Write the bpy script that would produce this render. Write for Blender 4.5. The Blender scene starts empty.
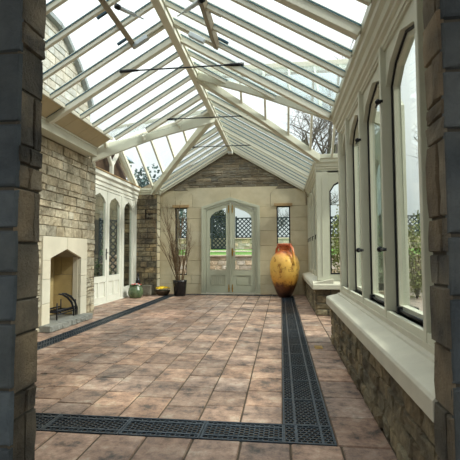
import bpy, math, random
from mathutils import Vector, Matrix
from mathutils.geometry import tessellate_polygon
random.seed(7)
R = random.random
def U(a, b): return a + (b-a)*R()
PI = math.pi
scene = bpy.context.scene
COL = scene.collection
ORG = {}

# ------------------------------------------------------------------ materials
def lin(c):
    return tuple(((v/255)/12.92 if v/255 <= .04045 else ((v/255+.055)/1.055)**2.4) for v in c) + (1,)
def newmat(name):
    m = bpy.data.materials.new(name); m.use_nodes = True
    nt = m.node_tree; nt.nodes.clear()
    out = nt.nodes.new('ShaderNodeOutputMaterial')
    return m, nt, out
def N(nt, t, **k):
    n = nt.nodes.new(t)
    for a, b in k.items(): setattr(n, a, b)
    return n
def mixc(nt, fac, a, b, mode='MIX'):
    n = N(nt, 'ShaderNodeMix', data_type='RGBA', blend_type=mode)
    for sock, v in ((0, fac), (6, a), (7, b)):
        if hasattr(v, 'is_linked') or hasattr(v, 'links'): nt.links.new(v, n.inputs[sock])
        else: n.inputs[sock].default_value = v
    return n.outputs[2]
def noise(nt, co, scale, detail=4, rough=.6):
    n = N(nt, 'ShaderNodeTexNoise'); n.inputs['Scale'].default_value = scale
    n.inputs['Detail'].default_value = detail; n.inputs['Roughness'].default_value = rough
    nt.links.new(co, n.inputs['Vector']); return n.outputs['Fac']
def ramp(nt, v, stops):
    n = N(nt, 'ShaderNodeValToRGB'); e = n.color_ramp.elements
    while len(e) < len(stops): e.new(.5)
    for i, (p, c) in enumerate(stops): e[i].position = p; e[i].color = c
    nt.links.new(v, n.inputs[0]); return n.outputs[0]
def G(v): return (v, v, v, 1)
def surf(name, col, rough=.6, metal=0, nscale=6, namt=.12, bump=.1, bscale=40, spec=.5, col2=None, n2=2.0, attr=False, coat=0):
    """procedural surface: colour with mottling, optional per-block colour attribute, bump"""
    m, nt, out = newmat(name)
    p = N(nt, 'ShaderNodeBsdfPrincipled'); nt.links.new(p.outputs[0], out.inputs[0])
    tc = N(nt, 'ShaderNodeNewGeometry').outputs['Position']
    c = lin(col)
    if col2:
        c = mixc(nt, ramp(nt, noise(nt, tc, n2, 5), [(.38, G(0)), (.62, G(1))]), c, lin(col2))
    if attr:
        a = N(nt, 'ShaderNodeVertexColor', layer_name='col')
        c = mixc(nt, 1.0, c, a.outputs[0], 'MULTIPLY')
    f = ramp(nt, noise(nt, tc, nscale, 6, .65), [(.25, G(1-namt*2)), (.75, G(1.0))])
    c = mixc(nt, 1.0, c, f, 'MULTIPLY')
    nt.links.new(c, p.inputs['Base Color'])
    p.inputs['Roughness'].default_value = rough; p.inputs['Metallic'].default_value = metal
    p.inputs['Specular IOR Level'].default_value = spec
    if coat: p.inputs['Coat Weight'].default_value = coat
    if bump:
        b = N(nt, 'ShaderNodeBump'); b.inputs['Strength'].default_value = bump; b.inputs['Distance'].default_value = .02
        nt.links.new(noise(nt, tc, bscale, 6, .7), b.inputs['Height']); nt.links.new(b.outputs[0], p.inputs['Normal'])
    return m
def glass(name, tint=(240, 246, 245), refl=1.0):
    m, nt, out = newmat(name)
    t = N(nt, 'ShaderNodeBsdfTransparent'); t.inputs[0].default_value = lin(tint)
    g = N(nt, 'ShaderNodeBsdfGlossy'); g.inputs['Roughness'].default_value = .01
    geo = N(nt, 'ShaderNodeNewGeometry')
    dt = N(nt, 'ShaderNodeVectorMath', operation='DOT_PRODUCT'); nt.links.new(geo.outputs['True Normal'], dt.inputs[0]); nt.links.new(geo.outputs['Incoming'], dt.inputs[1])
    def mth(op, x, y):
        n = N(nt, 'ShaderNodeMath', operation=op)
        for i, q in enumerate((x, y)):
            if q is None: continue
            if isinstance(q, (int, float)): n.inputs[i].default_value = q
            else: nt.links.new(q, n.inputs[i])
        return n.outputs[0]
    ab = mth('ABSOLUTE', dt.outputs['Value'], None)
    p5 = mth('POWER', mth('SUBTRACT', 1.0, ab), 5.0)
    fac = mth('MULTIPLY', mth('ADD', mth('MULTIPLY', p5, .9), .04), refl)
    mu = fac
    mx = N(nt, 'ShaderNodeMixShader'); nt.links.new(mu, mx.inputs[0])
    nt.links.new(t.outputs[0], mx.inputs[1]); nt.links.new(g.outputs[0], mx.inputs[2]); nt.links.new(mx.outputs[0], out.inputs[0])
    return m
M = {}
M['cream'] = surf('cream_paint', (206, 206, 187), .45, namt=.05, bump=.03)
M['white'] = surf('white_paint', (226, 225, 212), .45, namt=.05, bump=.03)
M['sage'] = surf('sage_paint', (176, 178, 158), .45, namt=.04, bump=.03)
M['raft'] = surf('rafter_paint', (226, 224, 206), .45, namt=.05, bump=.03)
M['soffit'] = surf('soffit_board', (190, 176, 142), .6, namt=.06, bump=.03)
M['railtan'] = surf('tan_grey_rail', (150, 140, 120), .5, namt=.05, bump=.03)
M['gasket'] = surf('blue_grey_glazing_seal', (62, 104, 116), .4, namt=.05, bump=0)
M['mortar'] = surf('mortar', (160, 148, 124), .9, namt=.2, bump=.4)
M['mortar_dark'] = surf('dark_mortar', (88, 84, 74), .9, namt=.2, bump=.4)
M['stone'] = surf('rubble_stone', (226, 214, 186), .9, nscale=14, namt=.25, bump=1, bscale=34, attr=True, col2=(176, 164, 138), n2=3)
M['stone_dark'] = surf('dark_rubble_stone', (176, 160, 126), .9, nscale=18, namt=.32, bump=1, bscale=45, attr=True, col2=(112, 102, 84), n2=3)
M['stone_gable'] = surf('grey_gable_stone', (156, 147, 128), .9, nscale=9, namt=.25, bump=.8, bscale=24, attr=True, col2=(130, 122, 106), n2=2)
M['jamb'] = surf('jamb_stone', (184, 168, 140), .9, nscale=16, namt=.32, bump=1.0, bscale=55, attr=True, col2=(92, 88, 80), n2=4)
M['jambface'] = surf('shaded_jamb_stone', (104, 112, 114), .85, nscale=5, namt=.25, bump=.6, bscale=22, attr=True, col2=(82, 92, 98), n2=3)  # darker bluish copy of the jamb stone; dim cool light put into the colour
M['ashlar'] = surf('ashlar', (196, 186, 158), .85, nscale=4, namt=.09, bump=.25, bscale=60, attr=True, col2=(186, 174, 144), n2=1.5)
M['surround'] = surf('fireplace_limestone', (222, 214, 192), .85, nscale=4, namt=.07, bump=.15, bscale=60, attr=True)
M['firebrick'] = surf('fireplace_lining', (190, 168, 118), .9, nscale=5, namt=.14, bump=.25, attr=True)
M['hearth'] = surf('hearth_stone', (150, 150, 142), .9, nscale=12, namt=.25, bump=1, bscale=20)
M['sill'] = surf('sill_stone', (205, 200, 182), .7, nscale=5, namt=.08, bump=.15)
M['lintelbrown'] = surf('brown_lintel', (168, 140, 98), .7, nscale=20, namt=.15, bump=.1)
M['grout'] = surf('grout', (92, 78, 62), .9, namt=.2, bump=.4)
M['iron'] = surf('cast_iron', (80, 92, 104), .38, .6, nscale=14, namt=.25, bump=.2)
M['channel'] = surf('dark_channel_metal', (26, 32, 40), .7, namt=.2, bump=0)  # dark metal of the drain channel below the grates
M['blackiron'] = surf('black_iron', (22, 24, 28), .4, .3, namt=.1, bump=.1)
M['blackgap'] = surf('black_window_ring', (20, 22, 26), .5, namt=.05, bump=0)  # plain black for the rings around the window glazing
M['brass'] = surf('brass', (186, 148, 70), .3, .9, namt=.08, bump=0)
M['alu'] = surf('grey_actuator_metal', (196, 204, 208), .3, .3, namt=.04, bump=0)
M['bluebracket'] = surf('dark_blue_bracket', (36, 66, 80), .4, .3, namt=.05, bump=0)
M['glass'] = glass('roof_glass', (246, 250, 250))
M['glassw'] = glass('window_glass', (240, 245, 242), .8)
M['bark'] = surf('bark', (88, 78, 66), .9, nscale=10, namt=.25, bump=.5)
M['barkgrey'] = surf('grey_bark', (120, 114, 106), .9, nscale=10, namt=.2, bump=.5)
M['twig'] = surf('twig', (112, 90, 62), .8, namt=.2, bump=0)
M['leafdark'] = surf('dark_leaf', (52, 66, 44), .7, nscale=3, namt=.3, bump=0)
M['leafyel'] = surf('yellow_green_leaf', (132, 138, 66), .6, nscale=4, namt=.3, bump=0)
M['leafmid'] = surf('mid_green_leaf', (78, 102, 56), .6, nscale=4, namt=.3, bump=0)
M['leafblue'] = surf('blue_green_leaf', (88, 112, 112), .7, nscale=3, namt=.25, bump=0)
M['lawn'] = surf('lawn', (116, 158, 66), .9, nscale=3, namt=.18, bump=.5, bscale=60, col2=(98, 142, 56), n2=1.2)
M['gravel'] = surf('paving_outside', (176, 160, 146), .9, nscale=5, namt=.2, bump=.5, bscale=30, col2=(150, 138, 126))
M['path'] = surf('pale_path', (214, 196, 180), .9, namt=.1, bump=.2)
M['trellis'] = surf('trellis_wood', (44, 56, 64), .7, namt=.15, bump=.1)
M['slate'] = surf('slate_roof', (118, 142, 158), .6, nscale=6, namt=.2, bump=.4)
M['gardenstone'] = surf('garden_stone', (246, 226, 208), .9, nscale=7, namt=.2, bump=.8, attr=True, col2=(222, 200, 182), n2=2)
M['housestone'] = surf('house_stone', (120, 108, 88), .9, nscale=6, namt=.25, bump=.7, attr=True, col2=(92, 84, 68), n2=1)
M['gablestone'] = surf('buff_gable_stone', (216, 213, 203), .9, nscale=6, namt=.2, bump=.6, attr=True, col2=(196, 192, 180), n2=1)
M['coping'] = surf('grey_coping', (150, 158, 160), .8, namt=.15, bump=.3)
M['plaster'] = surf('plaster', (190, 190, 186), .9, namt=.1, bump=.1)
M['woodfloor'] = surf('dim_stone_floor', (110, 100, 88), .8, namt=.2, bump=.2)
M['pot'] = surf('black_glazed_pot', (24, 22, 24), .25, namt=.1, bump=.05)
M['greenpot'] = surf('green_glazed_planter', (124, 138, 104), .25, nscale=9, namt=.3, bump=.15, col2=(70, 92, 60), n2=9)
M['yellow'] = surf('yellow_petal', (244, 206, 40), .6, namt=.06, bump=0)
M['redpetal'] = surf('red_petal', (196, 74, 60), .6, namt=.06, bump=0)
M['whitepetal'] = surf('white_petal', (232, 226, 218), .6, namt=.04, bump=0)
M['basket'] = surf('brown_bowl', (74, 56, 34), .7, nscale=30, namt=.3, bump=.4)
M['soil'] = surf('soil', (46, 36, 26), .95, namt=.3, bump=.6)
M['darkbox'] = surf('dark_brown_fill', (40, 34, 26), .9, namt=.2, bump=.2)
M['darkwood'] = surf('dark_brown_boarding', (84, 62, 42), .8, nscale=8, namt=.3, bump=.3)
M['stonegrey'] = surf('grey_block_stone', (128, 122, 106), .9, namt=.25, bump=.7)
M['firewood'] = surf('charred_iron_bars', (38, 40, 46), .5, .4, namt=.2, bump=.2)

def tile_mat():
    m, nt, out = newmat('terracotta_flagstone')
    p = N(nt, 'ShaderNodeBsdfPrincipled'); nt.links.new(p.outputs[0], out.inputs[0])
    pos = N(nt, 'ShaderNodeNewGeometry').outputs['Position']
    a = N(nt, 'ShaderNodeVertexColor', layer_name='col').outputs[0]
    patch = ramp(nt, noise(nt, pos, 4.5, 8, .75), [(.37, lin((88, 78, 72))), (.45, lin((150, 122, 106))), (.55, lin((182, 150, 130))), (.68, lin((206, 188, 168)))])
    c = mixc(nt, 1, patch, a, 'MULTIPLY')
    f = ramp(nt, noise(nt, pos, 16, 6, .7), [(.3, G(.55)), (.5, G(.95)), (.75, G(1.05))])
    c = mixc(nt, 1, c, f, 'MULTIPLY')
    nt.links.new(c, p.inputs['Base Color'])
    rr = ramp(nt, noise(nt, pos, 5, 4), [(.3, G(.38)), (.7, G(.7))]); nt.links.new(rr, p.inputs['Roughness'])
    b = N(nt, 'ShaderNodeBump'); b.inputs['Strength'].default_value = .5; b.inputs['Distance'].default_value = .012
    nt.links.new(noise(nt, pos, 14, 7, .7), b.inputs['Height']); nt.links.new(b.outputs[0], p.inputs['Normal'])
    return m
M['tile'] = tile_mat()
def urn_mat():
    m, nt, out = newmat('ochre_glazed_earthenware')
    p = N(nt, 'ShaderNodeBsdfPrincipled'); nt.links.new(p.outputs[0], out.inputs[0])
    geo = N(nt, 'ShaderNodeNewGeometry').outputs['Position']
    sep = N(nt, 'ShaderNodeSeparateXYZ'); nt.links.new(geo, sep.inputs[0])
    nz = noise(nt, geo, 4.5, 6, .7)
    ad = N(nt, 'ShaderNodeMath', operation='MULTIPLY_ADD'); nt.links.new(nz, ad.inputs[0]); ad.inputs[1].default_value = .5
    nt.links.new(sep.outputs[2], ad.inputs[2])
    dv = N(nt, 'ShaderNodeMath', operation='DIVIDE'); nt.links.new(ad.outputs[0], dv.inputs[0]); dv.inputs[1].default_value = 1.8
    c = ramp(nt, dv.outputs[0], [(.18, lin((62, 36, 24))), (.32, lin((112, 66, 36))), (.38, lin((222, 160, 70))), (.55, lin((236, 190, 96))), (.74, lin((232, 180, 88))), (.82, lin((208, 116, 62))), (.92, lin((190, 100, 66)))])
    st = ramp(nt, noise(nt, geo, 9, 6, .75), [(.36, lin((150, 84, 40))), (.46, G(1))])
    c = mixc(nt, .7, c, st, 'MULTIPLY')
    nt.links.new(c, p.inputs['Base Color']); p.inputs['Roughness'].default_value = .3
    b = N(nt, 'ShaderNodeBump'); b.inputs['Strength'].default_value = .3; b.inputs['Distance'].default_value = .02
    nt.links.new(noise(nt, geo, 10, 5, .6), b.inputs['Height']); nt.links.new(b.outputs[0], p.inputs['Normal'])
    return m
M['urn'] = urn_mat()

# ------------------------------------------------------------------ mesh builder
class MB:
    def __init__(s): s.v = []; s.f = []; s.c = []; s.sm = []; s.cur = (1, 1, 1)
    def add(s, vs, fs, smooth=False):
        n = len(s.v); s.v += [Vector(p) for p in vs]; s.c += [s.cur]*len(vs)
        for f in fs: s.f.append([i+n for i in f]); s.sm.append(smooth)
        return s
    def box(s, x0, x1, y0, y1, z0, z1):
        return s.add([(x0,y0,z0),(x1,y0,z0),(x1,y1,z0),(x0,y1,z0),(x0,y0,z1),(x1,y0,z1),(x1,y1,z1),(x0,y1,z1)],
            [(0,3,2,1),(4,5,6,7),(0,1,5,4),(1,2,6,5),(2,3,7,6),(3,0,4,7)])
    def beam(s, a, b, w, d, up=(0,0,1), drop=True):
        """bar from a to b, width w across, depth d measured down from the a-b line"""
        a, b = Vector(a), Vector(b); t = (b-a).normalized(); up = Vector(up)
        side = t.cross(up).normalized(); n = side.cross(t).normalized()
        lo, hi = (-d, 0) if drop else (-d/2, d/2)
        vs = []
        for p in (a, b):
            for q, r in ((-w/2, lo), (w/2, lo), (w/2, hi), (-w/2, hi)): vs.append(p+side*q+n*r)
        return s.add(vs, [(0,1,2,3),(7,6,5,4),(0,4,5,1),(1,5,6,2),(2,6,7,3),(3,7,4,0)])
    def prism(s, pts, ext):
        n = len(pts); P = [Vector(p) for p in pts]; e = Vector(ext)
        return s.plate3(P, [], e)
    def plate3(s, outer, holes, e):
        loops = [outer]+holes; flat = [p for l in loops for p in l]; n = len(flat)
        tris = tessellate_polygon([[Vector(p) for p in l] for l in loops])
        fs = [tuple(t) for t in tris]+[tuple(i+n for i in reversed(t)) for t in tris]
        k = 0
        for l in loops:
            m = len(l)
            for i in range(m): j = (i+1) % m; fs.append((k+i, k+i+n, k+j+n, k+j))
            k += m
        return s.add([Vector(p) for p in flat]+[Vector(p)+e for p in flat], fs)
    def plate(s, O, U_, V_, ext, outer, holes=()):
        O, U_, V_ = Vector(O), Vector(U_), Vector(V_)
        g = lambda l: [O+U_*a+V_*b for a, b in l]
        return s.plate3(g(outer), [g(h) for h in holes], Vector(ext))
    def tube(s, pts, rad, n=8, cap=True):
        P = [Vector(p) for p in pts]; m = len(P)
        if not hasattr(rad, '__len__'): rad = [rad]*m
        ref = Vector((0, 0, 1)); vs = []
        t0 = (P[1]-P[0]).normalized()
        if abs(t0.dot(ref)) > .9: ref = Vector((1, 0, 0))
        sd = t0.cross(ref).normalized()
        for i in range(m):
            t = (P[min(i+1, m-1)]-P[max(i-1, 0)]).normalized()
            sd = (sd - t*sd.dot(t)).normalized(); b = t.cross(sd)
            for k in range(n):
                a = 2*PI*k/n; vs.append(P[i]+(sd*math.cos(a)+b*math.sin(a))*rad[i])
        fs = [(i*n+k, i*n+(k+1) % n, (i+1)*n+(k+1) % n, (i+1)*n+k) for i in range(m-1) for k in range(n)]
        if cap: fs += [tuple(reversed(range(n))), tuple((m-1)*n+k for k in range(n))]
        return s.add(vs, fs, True)
    def lathe(s, prof, c=(0,0,0), n=40, wob=0):
        c = Vector(c); vs = []
        ph = [U(0, 6) for _ in range(3)]
        for r, z in prof:
            for k in range(n):
                a = 2*PI*k/n; rr = r*(1+wob*math.sin(2*a+ph[0]+z*3)+wob*.5*math.sin(5*a+ph[1]))
                vs.append(c+Vector((rr*math.cos(a), rr*math.sin(a), z)))
        m = len(prof)
        fs = [(i*n+k, i*n+(k+1) % n, (i+1)*n+(k+1) % n, (i+1)*n+k) for i in range(m-1) for k in range(n)]
        fs += [tuple(reversed(range(n)))]
        if prof[-1][0] > 0: fs += [tuple((m-1)*n+k for k in range(n))]
        return s.add(vs, fs, True)
    def ball(s, c, r, n=8, sq=1):
        prof = [(r*math.sin(PI*i/n)+1e-4, -r*sq*math.cos(PI*i/n)) for i in range(n+1)]
        return s.lathe(prof, c, n+2)
    def leaf(s, p, d, L, W):
        p = Vector(p); d = Vector(d).normalized(); sd = d.cross(Vector((U(-1,1), U(-1,1), U(-1,1)))).normalized()
        return s.add([p, p+d*L*.5+sd*W, p+d*L, p+d*L*.5-sd*W], [(0,1,2),(0,2,3)])
    def stone(s, O, U_, V_, Nn, w, h, p, rough=.012, g=.012, tint=(1,1,1), bv=.014):
        """one block: pillowed, slightly irregular face standing proud of the mortar"""
        nx = max(2, min(6, int(w/.07))); ny = max(2, min(4, int(h/.07)))
        e = min(bv, w*.18, h*.18)
        xs = [g/2, g/2+e*.4]+[g/2+e+(w-g-2*e)*i/nx for i in range(nx+1)]+[w-g/2-e*.4, w-g/2]
        ys = [g/2, g/2+e*.4]+[g/2+e+(h-g-2*e)*i/ny for i in range(ny+1)]+[h-g/2-e*.4, h-g/2]
        s.cur = tint; vs = []; X, Y = len(xs), len(ys)
        jx = [[U(-1,1) for _ in range(Y)] for _ in range(X)]
        for i in range(X):
            for j in range(Y):
                b = min(i, X-1-i, j, Y-1-j)
                d = 0 if b == 0 else (p*.75 if b == 1 else p)
                jit = 0 if b == 0 else rough*jx[i][j]*(.4 if b == 1 else 1)
                ju = U(-1,1)*min(rough*.5, .005) if b else 0
                vs.append(O+U_*(xs[i]+ju)+V_*(ys[j]+(U(-1,1)*min(rough*.5,.005) if b else 0))+Nn*(d+jit - (.004 if b == 0 else 0)))
        s.add(vs, [(i*Y+j, (i+1)*Y+j, (i+1)*Y+j+1, i*Y+j+1) for i in range(X-1) for j in range(Y-1)], False)
        s.cur = (1,1,1)
    def build(s, name, mat, parent=None, bev=0, kind=None, origin=None):
        if not s.v: s.add([(0,0,0),(.001,0,0),(0,.001,0)], [(0,1,2)])
        xs = [v.x for v in s.v]; ys = [v.y for v in s.v]; zs = [v.z for v in s.v]
        o_ = Vector(origin) if origin else Vector(((min(xs)+max(xs))/2, (min(ys)+max(ys))/2, min(zs)))
        me = bpy.data.meshes.new(name); me.from_pydata([v-o_ for v in s.v], [], s.f); me.update()
        me.polygons.foreach_set('use_smooth', s.sm)
        ca = me.color_attributes.new('col', 'FLOAT_COLOR', 'POINT')
        ca.data.foreach_set('color', [x for c in s.c for x in (c[0], c[1], c[2], 1)])
        me.materials.append(M[mat])
        ob = bpy.data.objects.new(name, me); COL.objects.link(ob)
        if parent: ob.parent = parent; ob.location = o_-ORG[parent.name]
        else: ob.location = o_
        ORG[ob.name] = o_
        if bev:
            b = ob.modifiers.new('bevel', 'BEVEL'); b.width = bev; b.segments = 2; b.limit_method = 'ANGLE'
        if kind: ob['kind'] = kind
        return ob
def empty(name, loc, kind=None):
    o = bpy.data.objects.new(name, None); COL.objects.link(o); o.location = loc; o.empty_display_size = .1
    ORG[o.name] = Vector(loc)
    if kind: o['kind'] = kind
    return o
def tag(o, label, cat, group=None, kind=None):
    o['label'] = label; o['category'] = cat
    if group: o['group'] = group
    if kind: o['kind'] = kind
    return o
def dup(root, delta, rotz=None, scale=None):
    r = root.copy(); COL.objects.link(r); r.location = root.location+Vector(delta)
    if rotz is not None: r.rotation_euler = (0, 0, rotz)
    if scale: r.scale = (scale,)*3
    for ch in list(root.children):
        c = ch.copy(); COL.objects.link(c); c.parent = r
        for g in list(ch.children):
            d = g.copy(); COL.objects.link(d); d.parent = c
    return r

def tint(a=.82, b=1.08, warm=.05):
    k = U(a, b); w = U(-warm, warm); return (k*(1+w), k, k*(1-w*1.3))
def stonewall(mb, O, U_, V_, Nn, W, H, ch, ln, prot=(.012,.03), rough=.01, g=.012, openings=(), top=None, tn=(.78,1.1,.06), courses=None, bv=.014):
    """coursed stones over a W x H face; openings = (u0,u1,v0,v1); top(u) gives the height limit"""
    O, U_, V_, Nn = Vector(O), Vector(U_), Vector(V_), Vector(Nn)
    if courses: b = list(courses)
    else:
        b = [0]
        while b[-1] < H-ch[0]*.6: b.append(b[-1]+U(*ch))
        k = H/b[-1]; b = [x*k for x in b]
    for o in openings:
        for e in (o[2], o[3]):
            if 0 < e < H:
                i = min(range(1, len(b)-1), key=lambda q: abs(b[q]-e)); b[i] = e
    b = sorted(set(b))
    for v0, v1 in zip(b, b[1:]):
        if v1-v0 < .02: continue
        iv = [(0, W)]
        for o in openings:
            if o[2] < v1-.01 and o[3] > v0+.01:
                nv = []
                for a, c in iv:
                    if o[0] > a: nv.append((a, min(c, o[0])))
                    if o[1] < c: nv.append((max(a, o[1]), c))
                iv = [(a, c) for a, c in nv if c-a > .03]
        if top: 
            lo, hi = top((v0+v1)/2); iv = [(max(a, lo), min(c, hi)) for a, c in iv if min(c, hi)-max(a, lo) > .03]
        for a, c in iv:
            u = a
            while u < c-1e-4:
                L = U(*ln)
                if c-(u+L) < ln[0]*.6: L = c-u
                if L > ln[1]*1.3 and c-u > ln[1]: L = (c-u)/2
                mb.stone(O+U_*u+V_*v0, U_, V_, Nn, L, v1-v0, U(*prot), rough, g, tint(*tn), bv); u += L
    return mb
X_, Y_, Z_ = Vector((1,0,0)), Vector((0,1,0)), Vector((0,0,1))

# ------------------------------------------------------------------ dimensions (metres; camera stands at x=0,y=0,z=1.2)
RX, RZ, SL = -1.46, 4.37, .59           # ridge x, ridge height, main roof slope
XR, XL = .66, -3.68                     # right dwarf wall face, fireplace wall face
DB = 12.1                               # back wall
def roofz(x): return RZ-SL*abs(x-RX)
EAVE_R, EAVE_L = .70, -3.60

# ------------------------------------------------------------------ floor
fl = empty('floor', (-1.4, 7, 0), 'structure')
MB().box(-4.6, 2.7, 1.5, 12.5, -.12, -.008).build('floor_bed', 'grout', fl)
CY0, CY1 = 2.70, 2.985                  # cross channel
t = MB()
def tiles(x0, x1, y0, y1, cw, ll):
    x = x0
    n = max(1, round((x1-x0)/cw)); cw = (x1-x0)/n
    for i in range(n):
        y = y0-U(0, .2); xa = x0+i*cw
        while y < y1:
            L = U(*ll)
            if y1-(y+L) < .15: L = y1-y
            a, b = max(y, y0), min(y+L, y1)
            if b-a > .04:
                g = .005; z = U(-.002, .0015); k = U(.66, 1.12); w = U(-.06, .06)
                t.cur = (k*(1+w), k, k*(1-w))
                e = .006
                xs, ys = (xa+g, xa+cw-g), (a+g, b-g)
                z1, z2, z3, z4 = [z+U(-.0012, .0012) for _ in range(4)]
                t.add([(xs[0],ys[0],-.01),(xs[1],ys[0],-.01),(xs[1],ys[1],-.01),(xs[0],ys[1],-.01),
                       (xs[0]+e,ys[0]+e,z1),(xs[1]-e,ys[0]+e,z2),(xs[1]-e,ys[1]-e,z3),(xs[0]+e,ys[1]-e,z4)],
                      [(4,5,6,7),(0,1,5,4),(1,2,6,5),(2,3,7,6),(3,0,4,7)])
            y += L
tiles(-3.03, 0, CY1, 11.70, .29, (.28, .5))
tiles(-3.70, -3.29, CY0, 11.98, .41, (.3, .5))
tiles(-4.30, -3.70, 7.86, 12.1, .3, (.3, .5))
tiles(-3.70, .67, 1.80, CY0, .31, (.42, .6))
tiles(.335, .67, CY0, 11.98, .33, (.4, .46))
tiles(.67, 1.5, 5.75, 8.15, .35, (.4, .5))
tiles(-3.70, .67, 11.98, 12.12, .5, (.14, .2))
t.cur = (1,1,1); t.build('floor_tiles', 'tile', fl)

# floor grates: cast iron panels with a honeycomb, each lift-out
def grate(w, L, cols, name='floor_grate'):
    root = empty(name, (0,0,0))
    f = MB(); z0, z1 = -.03, .003; r = .012
    f.box(0,r,0,L,z0,z1); f.box(w-r,w,0,L,z0,z1); f.box(r,w-r,0,r,z0,z1); f.box(r,w-r,L-r,L,z0,z1)
    for c in cols: f.box(c-.008,c+.008,r,L-r,z0,z1)
    f.build('grate_rim', 'iron', root)
    h = MB(); a = .022; eb = [r]+list(cols)+[w-r]
    def seg(p, q):
        (x0, y0), (x1, y1) = p, q
        for c0, c1 in zip(eb, eb[1:]):
            mx, my = (x0+x1)/2, (y0+y1)/2
            if c0 < mx < c1 and r < my < L-r:
                h.beam((min(max(x0,c0),c1), y0, z1-.003), (min(max(x1,c0),c1), y1, z1-.003), .007, .012)
                break
    dy = a*1.5; dx = a*math.sqrt(3)
    j = 0; y = 0
    while y < L+a:
        x = (dx/2 if j % 2 else 0)-dx
        while x < w+dx:
            c = [(x+a*math.sin(k*PI/3), y+a*math.cos(k*PI/3)) for k in range(6)]
            seg(c[0], c[1]); seg(c[5], c[0]); seg(c[1], c[2])
            x += dx
        y += dy; j += 1
    h.build('honeycomb_bars', 'iron', root)
    MB().box(.004,w-.004,.004,L-.004,-.1,-.06).build('drain_channel', 'channel', root)
    return root
MB_L = .512
g0 = grate(.33, MB_L-.006, (.085,.25)); n = 0
def gl(o, label, group): tag(o, label, 'floor grate', group)
ys = [CY1+MB_L*i for i in range(17)]
GR_R = 'cast iron grates in the long right-hand floor channel'
for i, y in enumerate(ys):
    o = g0 if i == 0 else dup(g0, (0, y-ys[0], 0))
    if i == 0: o.location = (0, y, 0)
for i, o in enumerate([o for o in COL.objects if o.name.startswith('floor_grate') and o.parent is None]):
    o.location = (0, ys[i]+.003, 0)
    wh = ['nearest of the run', 'second from the near corner'][i] if i < 2 else ('last one, touching the big jar' if i == 16 else 'running back to the jar')
    gl(o, 'black honeycomb grate in right-hand floor channel, '+wh, GR_R)
g1 = grate(.26, .527, (.13,)); g1.location = (-3.29, CY1+.003, 0)
gl(g1, 'narrow black iron floor grate in the channel along the left side', 'narrow iron grates in the left channel')
for i in range(1, 17):
    o = dup(g1, (0, .529*i, 0)); gl(o, 'narrow black iron floor grate in the channel along the left side', 'narrow iron grates in the left channel')
g2 = grate(.282, .545, (.06,.225))
g2.rotation_euler = (0,0,-PI/2)
LB = ['leftmost, by the stone jamb','second from the left jamb','third from the left jamb','fourth from the left jamb','fifth from the left jamb','last before the corner grate']
g2.location = (-3.29, CY1, 0)
for i in range(6):
    o = g2 if i == 0 else dup(g2, (.55*i, 0, 0), -PI/2)
    if i: pass
    gl(o, 'wide black iron grate across the foreground, '+LB[i], 'iron grates across the foreground')
gc = grate(.33, .28, (.085,.25)); gc.location = (.003, CY0+.003, 0)
gl(gc, 'square black iron corner grate at bottom right where the two floor channels meet', 'iron grates across the foreground')
g3 = grate(.27, .55, (.135,)); g3.rotation_euler = (0,0,-PI/2); g3.location = (-3.02, 11.975, 0)
for i in range(6):
    o = g3 if i == 0 else dup(g3, (.553*i, 0, 0), -PI/2)
    gl(o, 'black iron floor grate in the row along the foot of the far door wall', 'iron grates along the far wall')
sk = empty('floor_socket', (.46, 5.42, 0)); tag(sk, 'small square brass floor socket plate set among the tiles right of the long grate', 'floor socket')
MB().box(.41,.51,5.34,5.50,-.004,.006).build('cover_plate', 'brass', sk, .003)
MB().box(.435,.485,5.38,5.46,.006,.009).build('hinged_lid', 'brass', sk, .001)

# ------------------------------------------------------------------ left wall with fireplace
wl = empty('wall_left', (XL-.2, 5, 0), 'structure')
# opening: y 6.20..7.16, z .11..1.13, apex 1.28
FY0, FY1, FZ = 6.20, 7.21, 1.13
m = MB(); m.plate((XL-.02,0,0), Y_, Z_, (-.5,0,0), [(1.8,0),(7.82,0),(7.82,3.04),(1.8,3.04)], [[(FY0,.0001),(FY1,.0001),(FY1,FZ),((FY0+FY1)/2,1.28),(FY0,FZ)]])
m.build('wall_core', 'mortar', wl)
m = stonewall(MB(), (XL-.02,1.8,0), Y_, Z_, X_, 6.02, 3.04, (.07,.19), (.14,.5), (.008,.034), .010, .008, bv=.009, tn=(.8,1.1,.04), openings=[(5.98-1.8,7.44-1.8,0,1.48)])
m.build('stone_facing', 'stone', wl)
m = stonewall(MB(), (XL,7.82,0), -X_, Z_, Y_, .56, 3.04, (.14,.24), (.18,.4), (.01,.02), .008)
m.build('stone_return', 'stone_dark', wl)
# fireplace (moves with nothing: a built-in thing)
fp = empty('fireplace', (XL, 6.7, 0)); tag(fp, 'pale limestone fireplace surround with pointed chamfered opening in the left rubble wall', 'fireplace')
m = MB(); a0, a1, at = 5.98, 7.44, 1.48; fx = XL-.02; mid = (FY0+FY1)/2
def blk(pts, nm='surround'):
    m.cur = tint(.93, 1.04, .02); m.plate((fx,0,0), Y_, Z_, (.05,0,0), pts)
gp = .003
for z0, z1 in ((0,.42),(.42,.8),(.8,FZ-.03)):
    blk([(a0,z0+gp),(FY0,z0+gp),(FY0,z1-gp),(a0,z1-gp)]); blk([(FY1,z0+gp),(a1,z0+gp),(a1,z1-gp),(FY1,z1-gp)])
blk([(a0,FZ-.03),(FY0,FZ-.03),(FY0,FZ),(mid-gp,1.28),(mid-gp,at),(a0,at)]); blk([(FY1,FZ-.03),(a1,FZ-.03),(a1,at),(mid+gp,at),(mid+gp,1.28),(FY1,FZ)])
m.cur = (1,1,1); m.build('surround', 'surround', fp, .004)
m = MB()
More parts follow.
